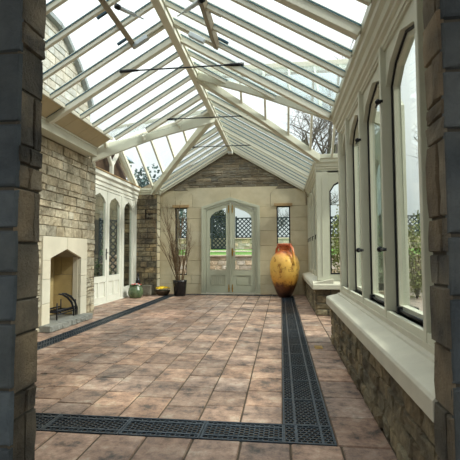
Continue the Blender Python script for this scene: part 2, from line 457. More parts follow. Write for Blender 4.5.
stonewall(m, (XL-.50,FY0-.05,.0), Y_, Z_, X_, FY1-FY0+.1, 1.5, (.3,.34), (.4,.6), (.004,.006), .001, .008, tn=(.9,1.05,.02))
stonewall(m, (XL-.5,FY0+.012,.0), X_, Z_, Y_, .46, 1.12, (.3,.34), (.24,.5), (.003,.004), .001, .008, tn=(.9,1.05,.02))
m.build('firebox_lining', 'firebrick', fp)
MB().box(XL-.56,XL-.5,FY0-.1,FY1+.1,0,1.5).box(XL-.5,XL-.03,FY0+.001,FY0+.012,0,1.13).box(XL-.5,XL-.02,FY0,FY1,1.3,1.36).build('firebox_shell', 'firebrick', fp)
MB().box(XL-.12,XL-.025,FY1-.016,FY1-.002,.1,1.16).build('pale_reveal', 'surround', fp)
m = stonewall(MB(), (XL-.12,FY1-.003,.1), -X_, Z_, -Y_, .38, 1.07, (.28,.33), (.19,.38), (.006,.007), .001, .008, bv=.003, tn=(.88,1.06,.02)); m.build('firebox_side', 'firebrick', fp)
m = MB(); pts = []
for i in range(15):
    y = 5.96+ (7.34-5.96)*i/14; pts.append((y, XL+.2+U(-.018,.018)))
poly = [(XL-.48, 6.24),(XL-.02, 6.24),(XL-.02+.0,5.96)]+[(x, y) for y, x in pts]+[(XL-.02,7.34),(XL-.02,7.13),(XL-.48,7.13)]
m.plate((0,0,.0), X_, Y_, (0,0,.1), poly); m.build('hearth_slab', 'hearth', fp, .012)
m = MB()
for i in range(9):
    y = 5.97+.152*i; m.stone(Vector((XL+.17,y,0)), Y_, Z_, X_, .15, .1, .04, .016, .006)
m.build('rough_hearth_edge', 'hearth', fp)
fb = empty('fire_basket', (XL-.12, 6.72, .1)); tag(fb, 'black wrought iron fire basket with curling bars standing inside the fireplace', 'fire basket')
bx0, bx1, by0, by1 = XL-.30, XL-.02, 6.50, 7.12
for nm, (px_, py_) in zip(range(4), ((bx0,by0),(bx0,by1),(bx1,by0),(bx1,by1))):
    MB().tube([(px_,py_,.1),(px_,py_,.38)], .011, 6).build('leg', 'firewood', fb)
for px_ in (bx0, bx1):
    MB().tube([(px_,by0,.25),(px_,by1,.25)], .014, 6).build('rail', 'firewood', fb)
    MB().tube([(px_,by0,.19),(px_,by1,.19)], .010, 6).build('rail', 'firewood', fb)
for k in range(7):
    y = by0+.05+k*.083; MB().tube([(bx0,y,.22),(bx1,y,.22)], .012, 6).build('grate_bar', 'firewood', fb)
for k, y in enumerate((by1-.02, by1-.14)):
    MB().tube([(bx1+.02,y+.04,.1),(bx1+.03,y+.02,.22),(bx1,y-.0,.34),(bx1-.03,y-.1,.44),(bx1-.04,y-.24,.5),(bx1-.04,y-.36,.52)], [.012,.016,.02,.02,.016,.01], 7).build('curled_bar', 'firewood', fb)

# fascia and soffit on the left
m = MB(); m.box(-3.47,-3.44,1.8,7.36,3.04,3.19); m.box(-3.66,-3.47,1.8,7.36,3.04,3.07); m.box(-3.44,-3.425,1.8,7.36,3.17,3.2); m.box(-3.68,-3.47,7.33,7.36,3.04,3.2)
m.build('trim_1', 'cream', None, .003, 'structure')
MB().box(-3.70,-3.48,1.8,7.34,3.07,3.09).build('trim_2', 'soffit', None, 0, 'structure')

# ------------------------------------------------------------------ ceiling (glass roof)
ce = empty('ceiling', (RX, 7, 3.1), 'structure')
MIN = (.045, .055); HEAVY = (.085, .085)
def rafter(y, xe, heavy=False, xs=None, side=1):
    w, d = HEAVY if heavy else MIN
    xs = RX+.03*side if xs is None else xs
    nm = 'principal_rafter' if heavy else 'rafter'
    MB().beam((xs,y,roofz(xs)), (xe,y,roofz(xe)), w, d).build(nm, 'raft', ce, .006)
    q = w/2+.006
    s_ = MB()
    for e in (-q, q): s_.beam((xs,y+e,roofz(xs)+.008), (xe,y+e,roofz(xe)+.008), .008, .012)
    s_.build('glazing_seal', 'gasket', ce)
    MB().beam((xs,y,roofz(xs)+.026), (xe,y,roofz(xe)+.026), w*.8, .012).build('glazing_cap', 'raft', ce)
base = [1.8+.43*i for i in range(0, 24)]
RY = [3.52+.43*k for k in range(-4, 20)]           # rafter stations; every fifth is a principal
def heavy(y): k = round((y-3.52)/.43); return k % 5 == 0
def vL_near(x): return 7.36+(x+3.15)*(8.9-7.36)/(-1.46+3.15)
def vL_far(x): return 8.9+(RX-x)*(11.75-8.9)/2.14
def vR_near(x): return 6.9-(x-RX)*(6.9-5.72)/2.16
def vR_far(x): return 6.9+(x-RX)*(8.12-6.9)/2.16
paneL, paneR = [], []
def inv(fn, y, a, b):
    for _ in range(40):
        mm = (a+b)/2
        if (fn(a)-y)*(fn(mm)-y) <= 0: b = mm
        else: a = mm
    return (a+b)/2
for y in RY:
    h = heavy(y)
    # left slope
    xe = -3.15
    if h and y < 7.3: xe = -3.43
    if y > 7.36 and y < 8.9: rafter(y, inv(vL_near, y, -3.15, RX), h, None, -1)
    elif y <= 7.36: rafter(y, xe, h, None, -1)
    elif y < 11.7: rafter(y, inv(vL_far, y, -3.6, RX), h, None, -1)
    # right slope
    if y <= 5.72 or y >= 8.12: rafter(y, EAVE_R, h)
    elif y < 6.9: rafter(y, inv(vR_near, y, RX, EAVE_R), h)
    else: rafter(y, inv(vR_far, y, RX, EAVE_R), h)
rafter(12.02, EAVE_R); rafter(12.02, EAVE_L, side=-1)
# panes: the quads between stations, clipped by the valleys
def clip(poly, a, b, c):                         # keep a*x+b*y<=c
    out = []
    for i in range(len(poly)):
        p, q = poly[i], poly[(i+1) % len(poly)]
        dp, dq = a*p[0]+b*p[1]-c, a*q[0]+b*q[1]-c
        if dp <= 0: out.append(p)
        if dp*dq < 0: t_ = dp/(dp-dq); out.append((p[0]+(q[0]-p[0])*t_, p[1]+(q[1]-p[1])*t_))
    return out
def half(p, q, keep):                            # half plane through p,q that contains keep
    a, b = q[1]-p[1], -(q[0]-p[0]); c = a*p[0]+b*p[1]
    if a*keep[0]+b*keep[1] > c: a, b, c = -a, -b, -c
    return a, b, c
def pane(poly, zf, nm='glass_pane', mat='glass'):
    if len(poly) < 3: return
    MB().prism([(x, y, zf(x, y)+.008) for x, y in poly], (0,0,.006)).build(nm, mat, ce)
mz = lambda x, y: roofz(x)
st = sorted(RY+[12.06])
for y0, y1 in zip(st, st[1:]):
    # left
    for part in ('n', 'f'):
        xe = -3.15 if part == 'n' else EAVE_L
        poly = [(xe,y0),(RX,y0),(RX,y1),(xe,y1)]
        if part == 'n': poly = clip(poly, *half((-3.15,7.36),(RX,8.9),(RX,3))); poly = clip(poly, 0, 1, 8.9) if poly else poly
        else: poly = clip(poly, *half((EAVE_L,11.75),(RX,8.9),(RX,12))); poly = clip(poly, 0, -1, -8.9) if poly else poly
        if poly and len(poly) > 2: pane(poly, mz)
    for part in ('n', 'f'):
        poly = [(RX,y0),(EAVE_R,y0),(EAVE_R,y1),(RX,y1)]
        if part == 'n': poly = clip(poly, *half((EAVE_R,5.72),(RX,6.9),(RX,3))); poly = clip(poly, 0, 1, 6.9) if poly else poly
        else: poly = clip(poly, *half((EAVE_R,8.12),(RX,6.9),(RX,12))); poly = clip(poly, 0, -1, -6.9) if poly else poly
        if poly and len(poly) > 2: pane(poly, mz)
# soffit panel (solid strip below the glass on the left)
for y0, y1 in [(1.8,2.2)]+list(zip(RY[1:], RY[2:])):
    if y0 > 7.2: break
    y1 = min(y1, 7.36)
    MB().prism([(-3.15,y0+.003,roofz(-3.15)-.0),(-3.46,y0+.003,roofz(-3.46)),(-3.46,y1-.003,roofz(-3.46)),(-3.15,y1-.003,roofz(-3.15))], (0,0,.03)).build('soffit_board', 'soffit', ce)
MB().beam((-3.15,1.8,roofz(-3.15)+.02),(-3.15,7.36,roofz(-3.15)+.02),.03,.05).build('eaves_bead', 'raft', ce)
# ridge
MB().box(RX-.055,RX+.055,1.8,12.06,RZ-.17,RZ+.05).build('ridge_beam', 'raft', ce, .01)
MB().box(RX-.075,RX+.075,1.8,12.06,RZ-.10,RZ-.06).build('ridge_moulding', 'cream', ce, .006)
# valleys
def valley(a, b, w=.13, d=.22):
    n_ = 10; A, B = Vector(a), Vector(b); m = MB(); t_ = (B-A); s_ = Vector((t_.y,-t_.x,0)).normalized()
    vs = []
    for i in range(n_+1):
        k = i/n_; p = A.lerp(B, k); dd = d*(1+.35*math.sin(PI*k)**1.0*0+.25*math.cos(PI*k)**2)
        for q in (-w/2, w/2): vs += [p+s_*q, p+s_*q-Z_*dd]
    fs = []
    for i in range(n_):
        o = i*4; fs += [(o,o+4,o+6,o+2),(o+1,o+3,o+7,o+5),(o,o+1,o+5,o+4),(o+2,o+6,o+7,o+3)]
    fs += [(0,2,3,1),(n_*4,n_*4+1,n_*4+3,n_*4+2)]
    m.add(vs, fs); m.build('valley_beam', 'cream', ce, .008)
valley((-3.56,7.36-.37+.37,3.2),(RX,8.9,RZ))
valley((-3.75,11.75,3.12),(RX,8.9,RZ), .12, .16)
valley((EAVE_R+.04,5.70,3.13),(RX,6.9,RZ), .11, .11)
valley((EAVE_R+.05,8.14,3.12),(RX,6.9,RZ), .11, .12)
# left wing roof
WX = -4.30; ridY = 8.9
def rid(x): return 8.9+(RX-x)*1.0/(RX-WX)
def lwz_n(x, y): return RZ-(rid(x)-y)*(RZ-3.30)/(rid(x)-7.36)
def lwz_f(x, y): return RZ-(y-rid(x))*(RZ-3.10)/(11.75-rid(x))
def wingrafter(p, q, nm='wing_rafter', w=.045, d=.10):
    MB().beam(p, q, w, d).build(nm, 'raft', ce, .005)
for i in range(6):
    x = RX-.36-.47*i
    if x < WX: break
    k = (RX-x)/2.14; ys_ = min(vL_far(x), 11.75)
    wingrafter((x,rid(x),RZ), (x,ys_,lwz_f(x,ys_)))
    pass
for x in (-2.1,-2.7,-3.3,-3.9):
    yv = max(7.36, vL_near(x)) ; wingrafter((x,rid(x),RZ),(x,yv,lwz_n(x,yv)))
xsl = [RX-.36-.47*i for i in range(-1, 7)]
for xa, xb in zip(xsl, xsl[1:]):
    xb = max(xb, WX); xa = min(xa, RX)
    if xa <= xb: continue
    p = clip([(xb,rid(xb)),(xa,rid(xa)),(xa,11.75),(xb,11.75)], *half((EAVE_L,11.75),(RX,ridY),(-4.2,9.5)))
    if len(p) > 2: pane(p, lwz_f)
    p = clip([(xb,7.36),(xa,7.36),(xa,rid(xa)),(xb,rid(xb))], *half((-3.15,7.36),(RX,ridY),(-4.2,8.6)))
    if len(p) > 2: pane(p, lwz_n)
MB().beam((WX-.1,rid(WX-.1),RZ+.04),(RX,8.9,RZ+.04),.09,.16).build('wing_ridge_beam', 'raft', ce, .008)
# gable truss of the left wing
gx = WX+.02; ridY = rid(WX)
wingrafter((gx,ridY,RZ-.02),(gx,11.78,3.12),'gable_rafter',.07,.16); wingrafter((gx,ridY,RZ-.02),(gx,7.36,3.28),'gable_rafter',.07,.16)
wingrafter((gx+.1,ridY,RZ-.02),(gx+.1,11.78,3.12),'gable_moulding',.05,.07)
gy = 10.0
MB().beam((gx,gy,3.2),(gx,gy,3.55),.09,.09,(1,0,0),False).build('gable_post', 'white', ce, .01)
MB().beam((gx,gy,3.45),(gx,gy+.52,4.0),.08,.08,(1,0,0),False).build('gable_brace', 'white', ce, .01)
MB().beam((gx,gy,3.45),(gx,gy-.52,4.0),.08,.08,(1,0,0),False).build('gable_brace', 'white', ce, .01)
MB().plate((gx-.14,0,0), Y_, Z_, (-.03,0,0), [(7.4,3.20),(11.75,3.10),(ridY,RZ-.05)]).build('gable_boarding', 'darkwood', ce)
# right wing roof
def rwz_f(x, y): return RZ-(y-6.9)*(RZ-3.10)/(8.15-6.9)
def rwz_n(x, y): return RZ-(6.9-y)*(RZ-3.12)/(6.9-5.70)
WR = 1.55
for i in range(9):
    x = -1.1+.42*i
    if x > WR: break
    yf = min(8.15, vR_far(x)); yn = max(5.70, vR_near(x))
    wingrafter((x,6.9,RZ),(x,yf,rwz_f(x,yf)),'wing_rafter',.04,.07); wingrafter((x,6.9,RZ),(x,yn,rwz_n(x,yn)),'wing_rafter',.04,.07)
xsr = [-1.52+.42*i for i in range(11)]
for xa, xb in zip(xsr, xsr[1:]):
    xa = max(xa, RX); xb = min(xb, WR)
    if xa >= xb: continue
    p = clip([(xa,6.9),(xb,6.9),(xb,8.15),(xa,8.15)], *half((EAVE_R,8.12),(RX,6.9),(2,7.2)))
    if len(p) > 2: pane(p, rwz_f)
    p = clip([(xa,5.7),(xb,5.7),(xb,6.9),(xa,6.9)], *half((EAVE_R,5.72),(RX,6.9),(2,6.6)))
    if len(p) > 2: pane(p, rwz_n)
MB().box(RX,WR,6.85,6.95,RZ-.14,RZ+.04).build('wing_ridge_beam', 'raft', ce, .008)

# opening roof lights near the ridge: sashes (parts of roof lights: things of their own)
def sash(side, label, off):
    r = empty('roof_light', (RX+side*.36, 4.81, roofz(RX+.36)-.1)); tag(r, label, 'roof light', 'opening roof lights each side of the ridge')
    xe = RX+side*off; dz = -.06
    y0, y1 = 3.95+.03, 5.24+.05
    pt = lambda x, y, d=0: (x, y, roofz(x)+dz+.06+d)
    br_ = MB().beam(pt(xe,y0), pt(xe,y1), .065, .08, (side*SL,0,1)).build('bottom_rail', 'railtan', r, .005)
    for y in (y0, y1-.02): MB().beam(pt(RX+side*.07,y), pt(xe,y), .05, .07).build('stile', 'raft', r, .005)
    for y in (4.50, 5.12):
        MB().beam(pt(xe+side*.02,y,.02), pt(xe+side*.16,y,.02), .03, .03).build('bracket', 'bluebracket', br_, .003)
    return r
sash(-1, 'opening roof light on the left slope next to the ridge, with a brown-edged bottom rail', .52)
sash(1, 'opening roof light on the right slope next to the ridge, above the black tie bar', .66)
def actuator(side, label):
    a, b = (Vector((-1.79,4.31,3.97)), Vector((-1.64,4.72,4.06))) if side < 0 else (Vector((-.82,4.17,3.88)), Vector((-1.24,4.83,4.13)))
    r = empty('roof_light_opener', tuple(a)); tag(r, label, 'window opener', 'motor openers under the roof lights')
    c = a.lerp(b, .62)
    MB().tube([a, c], .024, 12).build('motor_tube', 'alu', r)
    MB().tube([c, b], .009, 8).build('push_rod', 'alu', r)
    MB().tube([a-(b-a)*.08, a+(b-a)*.02], .032, 10).build('end_clamp', 'blackiron', r)
    p = Vector((RX+side*.5, 5.20, roofz(RX+.5)-.07))
    MB().beam(p, p+Vector((-side*.2,0,.118)), .07, .06).build('junction_box', 'alu', r, .006)
actuator(-1, 'pale tubular motor opener fixed under the left roof light')
actuator(1, 'pale tubular motor opener reaching from the ridge to the right roof light')
# black tie bars
for i, (y, lab) in enumerate(((5.62,'nearest and longest looking black tie bar across the roof below the ridge'),(7.80,'middle black tie bar across the roof below the ridge'),(9.97,'farthest black tie bar, just in front of the stone gable'))):
    z = roofz(RX-.84)-.03
    r = empty('tie_bar', (RX, y, z)); tag(r, lab, 'tie bar', 'black tie bars across the roof')
    TC = RX+.065
    MB().tube([(TC-.905,y,z),(TC+.905,y,z)], .011, 8).build('bar', 'blackiron', r)
    for s_ in (-1, 1):
        MB().tube([(TC+s_*.905,y,z),(TC+s_*.77,y,z),(TC+s_*.62,y,z)], [.022,.024,.013], 10).build('end_fitting', 'blackiron', r)

# ------------------------------------------------------------------ helpers for joinery
def head(y0, y1, z0, zt, ch=.22, sh=.10, ap=.13):
    """pointed four-centred head with chamfered shoulders, as (u,z) points"""
    w = y1-y0
    return [(y0,z0),(y1,z0),(y1,zt-ap-sh*1.0),(y1-w*.16,zt-ap*.72),((y0+y1)/2,zt),(y0+w*.16,zt-ap*.72),(y0,zt-ap-sh)]
def inset(p, d):
    """shrink a head() outline by d towards its inside"""
    cx = sum(a for a, b in p)/len(p); (y0, z0), (y1, _) = p[0], p[1]
    return head_like(p, d)
def head_like(p, d):
    o = []
    n_ = len(p)
    for i in range(n_):
        a, b, c = Vector(p[i-1]).to_2d(), Vector(p[i]).to_2d(), Vector(p[(i+1) % n_]).to_2d()
        e1 = (b-a).normalized(); e2 = (c-b).normalized(); n1 = Vector((-e1.y,e1.x)); n2 = Vector((-e2.y,e2.x))
        q = (n1+n2); q = q/(1+n1.dot(n2)); r_ = b+q*d; o.append((r_.x, r_.y))
    return o
def ring(m, O, U_, ext, outer, d): m.plate(O, U_, Z_, ext, outer, [head_like(outer, d)])

# ------------------------------------------------------------------ right wall, near section
wr = empty('wall_right', (XR+.2, 3.8, 0), 'structure')
m = MB(); m.box(XR+.02,1.0,1.78,5.72,0,.5); m.build('wall_core', 'mortar_dark', wr)
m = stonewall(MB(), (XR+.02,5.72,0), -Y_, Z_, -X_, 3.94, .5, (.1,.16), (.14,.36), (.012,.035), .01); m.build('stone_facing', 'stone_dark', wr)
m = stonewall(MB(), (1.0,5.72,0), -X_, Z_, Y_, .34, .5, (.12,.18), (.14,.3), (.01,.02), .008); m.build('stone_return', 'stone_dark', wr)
def sillprof(y0, y1, nm, near=True):
    m = MB(); p = [(.60,.515),(.60,.60),(.612,.615),(.75,.648),(.755,.66),(.785,.665),(.785,.705),(.99,.72),(.99,.515)]
    m.prism([(x, y0, z) for x, z in p], (0, y1-y0, 0)); return m
sillprof(1.79, 5.76, 'sill').build('window_sill', 'sill', wr, .003)
MB().box(.79,.95,1.79,5.72,.64,.76).build('bottom_rail', 'cream', wr, .004)
# cornice + frieze
m = MB(); p = [(.69,3.13),(.69,3.05),(.715,3.03),(.715,2.98),(.745,2.95),(.755,2.90),(.775,2.89),(.775,2.86),(.80,2.84),(.80,2.80),(.95,2.80),(.95,3.13)]
m.prism([(x, 1.8, z) for x, z in p], (0, 3.92, 0)); m.build('cornice', 'cream', wr, .003)
# glazing: slim proud mullions, pointed heads set back behind them
MU = [2.43, 3.305, 4.195, 5.04, 5.62]
bays = list(zip(MU[:-1], MU[1:]))
m = MB(); outer = [(1.80,.66),(5.72,.66),(5.72,2.84),(1.80,2.84)]
holes = [head(a+.028, b-.028, .76, 2.72) for a, b in bays]+[head(1.86, 2.39, .76, 2.72)]
m.plate((.828,0,0), Y_, Z_, (.09,0,0), outer, holes); m.build('window_wall_frame', 'cream', wr, .004)
m = MB()
for y in MU: m.box(.785,.84,y-.025,y+.025,.70,2.82)
m.box(.785,.84,5.62,5.72,.70,2.82); m.box(.80,.84,1.8,5.72,.70,.745); m.box(.81,.84,1.8,5.72,2.775,2.82)
m.build('mullions', 'cream', wr, .006)
for i, (a, b) in enumerate(bays+[(1.84,2.42)]):
    r = empty('window_%d' % (i+1), (.88, (a+b)/2, .76), 'structure')
    o = head(a+.028, b-.028, .76, 2.72)
    g_ = MB(); ring(g_, (.860,0,0), Y_, (.012,0,0), o, .018); g_.build('black_ring', 'blackgap', r)  # thin black ring around the glazing, set behind the front frame
    o2 = head_like(o, .006); s_ = MB(); ring(s_, (.874,0,0), Y_, (.045,0,0), o2, .045); s_.build('window_frame', 'cream', r, .004)
    p_ = MB(); p_.plate((.895,0,0), Y_, Z_, (.006,0,0), head_like(o2, .04)); p_.build('pane', 'glassw', r)
    if i < 2:
        y = b-.01
        h_ = MB(); z = 1.225
        h_.tube([(.80,y,z),(.775,y,z),(.76,y,z)], [.02,.014,.02], 10); h_.ball((.755,y,z), .024, 8); h_.tube([(.76,y,z),(.76,y-.09,z-.005),(.765,y-.14,z-.005)], [.012,.010,.007], 8); h_.build('handle', 'blackiron', r)
        h_ = MB(); z = 1.2+141/412*3.45 if i == 0 else 1.2+105/412*4.4
        h_.tube([(.80,y,z),(.77,y,z)], [.02,.016], 10); h_.ball((.765,y,z), .022, 8); h_.tube([(.77,y,z),(.765,y+.07,z-.02)], [.01,.008], 8); h_.build('upper_catch', 'blackiron', r)
        h_ = MB(); h_.tube([(.85,a+.1,.785),(.83,(a+b)/2,.79),(.85,b-.12,.785)], .009, 7); h_.box(.82,.86,b-.20,b-.17,.765,.81); h_.build('stay', 'blackiron', r)
# wing side of near section (return with end post)
MB().box(.80,.92,5.60,5.72,.7,3.13).box(.92,1.5,5.66,5.72,.7,.8).build('trim_3', 'cream', None, .004, 'structure')
m = MB(); m.plate((.92,5.66,0), X_, Z_, (0,.06,0), [(0,.7),(.6,.7),(.6,3.1),(0,3.1)], [head(.05,.56,.8,2.98)]); 
w5 = empty('window_6', (1.6,5.69,.7), 'structure'); m.build('window_frame', 'cream', w5, .004)
MB().plate((.92,5.685,0), X_, Z_, (0,.006,0), head(.05,.56,.8,2.98)).build('pane', 'glassw', w5)
MB().box(1.0,1.5,5.5,5.72,0,.7).build('wall_right_wing_near', 'mortar', None, 0, 'structure')

# ------------------------------------------------------------------ right wing end wall and far return
we = empty('wall_right_wing_end', (1.55, 6.9, 0), 'structure')
MB().box(1.52,1.72,5.5,8.4,0,.5).build('wall_core', 'mortar_dark', we)
stonewall(MB(), (1.52,8.3,0), -Y_, Z_, -X_, 2.6, .5, (.1,.16), (.14,.36)).build('stone_facing', 'stone_dark', we)
w7 = empty('window_7', (1.6,6.9,.5), 'structure')
m = MB(); m.plate((1.54,0,0), Y_, Z_, (.1,0,0), [(5.6,.5),(8.25,.5),(8.25,3.15),(6.9,RZ+.02),(5.6,3.15)], [head(a, a+.72, .62, 2.75) for a in (5.76,6.56,7.36)]+[[(6.0,3.1),(7.8,3.1),(6.9,RZ-.25)]]); m.build('window_frame', 'cream', w7, .004)
MB().box(1.59,1.595,5.76,8.08,.62,2.75).build('pane', 'glassw', w7)

wf = empty('wall_right_far', (XR+.2, 10, 0), 'structure')
MB().box(XR+.02,1.0,8.17,12.1,0,.5).box(1.0,1.7,8.17,8.45,0,.5).build('wall_core', 'mortar_dark', wf)
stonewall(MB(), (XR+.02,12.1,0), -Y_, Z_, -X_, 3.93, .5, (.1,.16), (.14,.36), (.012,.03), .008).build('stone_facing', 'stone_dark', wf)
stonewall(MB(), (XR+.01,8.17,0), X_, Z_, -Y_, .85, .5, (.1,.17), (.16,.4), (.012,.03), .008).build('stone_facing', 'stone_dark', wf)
m = MB(); p = [(.59,.50),(.59,.585),(.615,.615),(.74,.65),(.99,.70),(.99,.50)]
m.prism([(x, 8.10, z) for x, z in p], (0, 4.0, 0)); m.build('window_sill', 'sill', wf, .006)
m = MB(); p = [(8.08,.50),(8.08,.585),(8.105,.615),(8.23,.65),(8.4,.70),(8.4,.50)]
m.prism([(.60, y, z) for y, z in p], (.92, 0, 0)); m.build('window_sill', 'sill', wf, .006)
p = [(.69,3.13),(.69,3.05),(.715,3.03),(.715,2.98),(.745,2.95),(.755,2.90),(.775,2.89),(.775,2.86),(.80,2.84),(.80,2.78),(.95,2.78),(.95,3.13)]
m = MB(); m.prism([(x, 8.25, z) for x, z in p], (0, 3.84, 0)); m.build('cornice', 'cream', wf, .003)
m = MB(); m.prism([(.69, 8.24-(.80-x)-.0+.0, z) for x, z in p], (.83, 0, 0)); m.build('cornice', 'cream', wf, .003)
fb_ = [(8.55,9.45),(9.55,10.30),(10.40,11.15),(11.2,11.9)]
m = MB(); m.plate((.80,0,0), Y_, Z_, (.1,0,0), [(8.24,.66),(12.08,.66),(12.08,2.82),(8.24,2.82)], [head(a+.05,b-.05,.78,2.70) for a, b in fb_]); m.build('window_wall_frame', 'cream', wf, .004)
m = MB()
for y in (8.3,9.5,10.35,11.18,11.98): m.box(.77,.80,y-.035,y+.035,.68,2.80)
m.build('mullions', 'cream', wf, .004)
for i, (a, b) in enumerate(fb_):
    r = empty('window_%d' % (8+i), (.85, (a+b)/2, .78), 'structure')
    o = head(a+.05,b-.05,.78,2.70); s_ = MB(); ring(s_, (.83,0,0), Y_, (.04,0,0), o, .05); s_.build('window_frame', 'cream', r, .003)
    g_ = MB(); ring(g_, (.822,0,0), Y_, (.008,0,0), o, .04); g_.build('black_ring', 'blackgap', r)
    MB().plate((.85,0,0), Y_, Z_, (.006,0,0), head_like(o, .045)).build('pane', 'glassw', r)
    MB().tube([(.80,b-.06,1.6),(.765,b-.06,1.6),(.76,b-.06,1.5)], .010, 7).build('handle', 'blackiron', r)
# return wall facing the camera
w12 = empty('window_12', (1.6, 8.26, .66), 'structure')
o1 = head(.25,.78,.78,2.64) 
m = MB(); m.plate((.70+.0,8.24,0), X_, Z_, (0,.1,0), [(.0,.66),(.84,.66),(.84,2.82),(0,2.82)], [o1]); 
m.box(.70,.92,8.215,8.24,.66,2.80); m.box(.80,.812,8.205,8.215,.75,2.74)
m.build('window_frame', 'cream', w12, .004)
for o in (o1,):
    MB().plate((.70,8.30,0), X_, Z_, (0,.006,0), o).build('pane', 'glassw', w12)
    s_ = MB(); ring(s_, (.70,8.27,0), X_, (0,.05,0), o, .03); s_.build('black_ring', 'blackgap', w12)

# ------------------------------------------------------------------ back wall
wb = empty('wall_back', (RX, DB, 0), 'structure')
DX0, DX1 = -2.30, -.66; AX = RX-.02
door_open = [(DX0,0.0001),(DX1,0.0001),(DX1,2.55),(AX,2.80),(DX0,2.55)]
WLn = (-3.17,-2.80,.55,2.58); WRt = (-.12,.27,.55,2.58)
m = MB(); m.plate((0,DB+.02,0), X_, Z_, (0,.45,0), [(-4.7,0),(1.0,0),(1.0,3.0),(RX,4.40),(-4.7,3.0)],
    [door_open, [(WLn[0],.55),(WLn[1],.55),(WLn[1],2.58),(WLn[0],2.58)], [(WRt[0],.55),(WRt[1],.55),(WRt[1],2.58),(WRt[0],2.58)]])
m.build('wall_core', 'mortar', wb)
# ashlar zone
m = MB(); ox = -3.62
ops = [(-2.62-ox,-.30-ox,2.58,3.2),(DX0-ox,DX1-ox,0,2.58),(WLn[0]-ox,WLn[1]-ox,.55,2.58),(WRt[0]-ox,WRt[1]-ox,.55,2.58)]
stonewall(m, (ox,DB+.02,0), X_, Z_, -Y_, .82-ox, 2.58, (.3,.4), (.35,.6), (.019,.021), .0006, .005, openings=ops, bv=.003, tn=(.96,1.04,.015), courses=[0,.30,.55,.98,1.42,1.86,2.24,2.58])
yp = DB+.02
def ash(pts): m.cur = tint(.95,1.04,.02); m.plate((0,yp,0), X_, Z_, (0,-.02,0), pts)
ash([(-2.62,2.58),(DX0-.0,2.58),(AX-.0,2.83),(AX,3.16),(-2.84,3.16),(-2.62,2.94)])
ash([(DX1,2.58),(-.30,2.58),(-.30,2.94),(-.08,3.16),(AX+.003,3.16),(AX+.003,2.83)])
ash([(-3.62,2.585),(-2.63,2.585),(-2.63,2.938),(-2.76,3.08),(-3.62,3.08)]); ash([(-.290,2.585),(.72,2.585),(.72,3.08),(-.16,3.08),(-.290,2.938)])
m.cur = (1,1,1); m.build('ashlar_facing', 'ashlar', wb)
def gab(v):
    z = 3.10+v; h_ = (RZ-.0-z)/SL; return (RX-h_-ox, RX+h_-ox)
m = stonewall(MB(), (ox,DB+.02,3.08), X_, Z_, -Y_, 4.4, 1.3, (.05,.11), (.14,.5), (.008,.03), .008, .01, openings=[(-2.84-ox,-.08-ox,-.1,.08)], top=gab, tn=(.6,1.15,.08))
m.build('rubble_facing', 'stone_gable', wb)
# gable rake trims
m = MB()
for s_, xe in ((1,EAVE_R),(-1,EAVE_L)): m.beam((RX,12.06,RZ-.02),(xe,12.06,roofz(xe)-.02),.06,.09)
m.build('trim_4', 'cream', None, .005, 'structure')
# side windows with brown lintels and pale frames
for i, (a, b, c, d) in enumerate((WLn, WRt)):
    r = empty('window_%d' % (13+i), ((a+b)/2, DB+.1, c), 'structure')
    m = MB(); m.plate((0,DB+.08,0), X_, Z_, (0,.05,0), [(a,c),(b,c),(b,d),(a,d)], [[(a+.03,c+.03),(b-.03,c+.03),(b-.03,d-.03),(a+.03,d-.03)]]); m.build('window_frame', 'blackiron', r, .003)
    MB().box(a+.03,b-.03,DB+.1,DB+.106,c+.03,d-.03).build('pane', 'glassw', r)
    MB().box(a-.07,b+.07,DB-.035,DB+.06,d-.005,d+.075).build('lintel_trim', 'lintelbrown', r, .006)
# double door
dr = empty('door_1', (AX, DB+.05, 0), 'structure')
def arch(x0, x1, z0, zs, za): return [(x0,z0),(x1,z0),(x1,zs),((x0+x1)/2,za),(x0,zs)]
m = MB(); outer = [(DX0,0.02),(DX1,.02),(DX1,2.55),(AX,2.80),(DX0,2.55)]
inner = [(DX0+.09,0.03),(DX1-.09,.03),(DX1-.09,2.49),(AX,2.705),(DX0+.09,2.49)]
m.plate((0,DB+.06,0), X_, Z_, (0,-.07,0), outer, [inner])
o3 = [(DX0-.05,-.0+.02),(DX1+.05,.02),(DX1+.05,2.585),(AX,2.86),(DX0-.05,2.585)]
m.plate((0,DB+.0,0), X_, Z_, (0,-.03,0), o3, [[(DX0+.02,0.03),(DX1-.02,.03),(DX1-.02,2.53),(AX,2.775),(DX0+.02,2.53)]])
m.build('door_frame', 'sage', dr, .006)
MB().box(DX0-.05,DX1+.05,DB-.08,DB+.2,0,.03).build('threshold', 'sill', dr, .004)
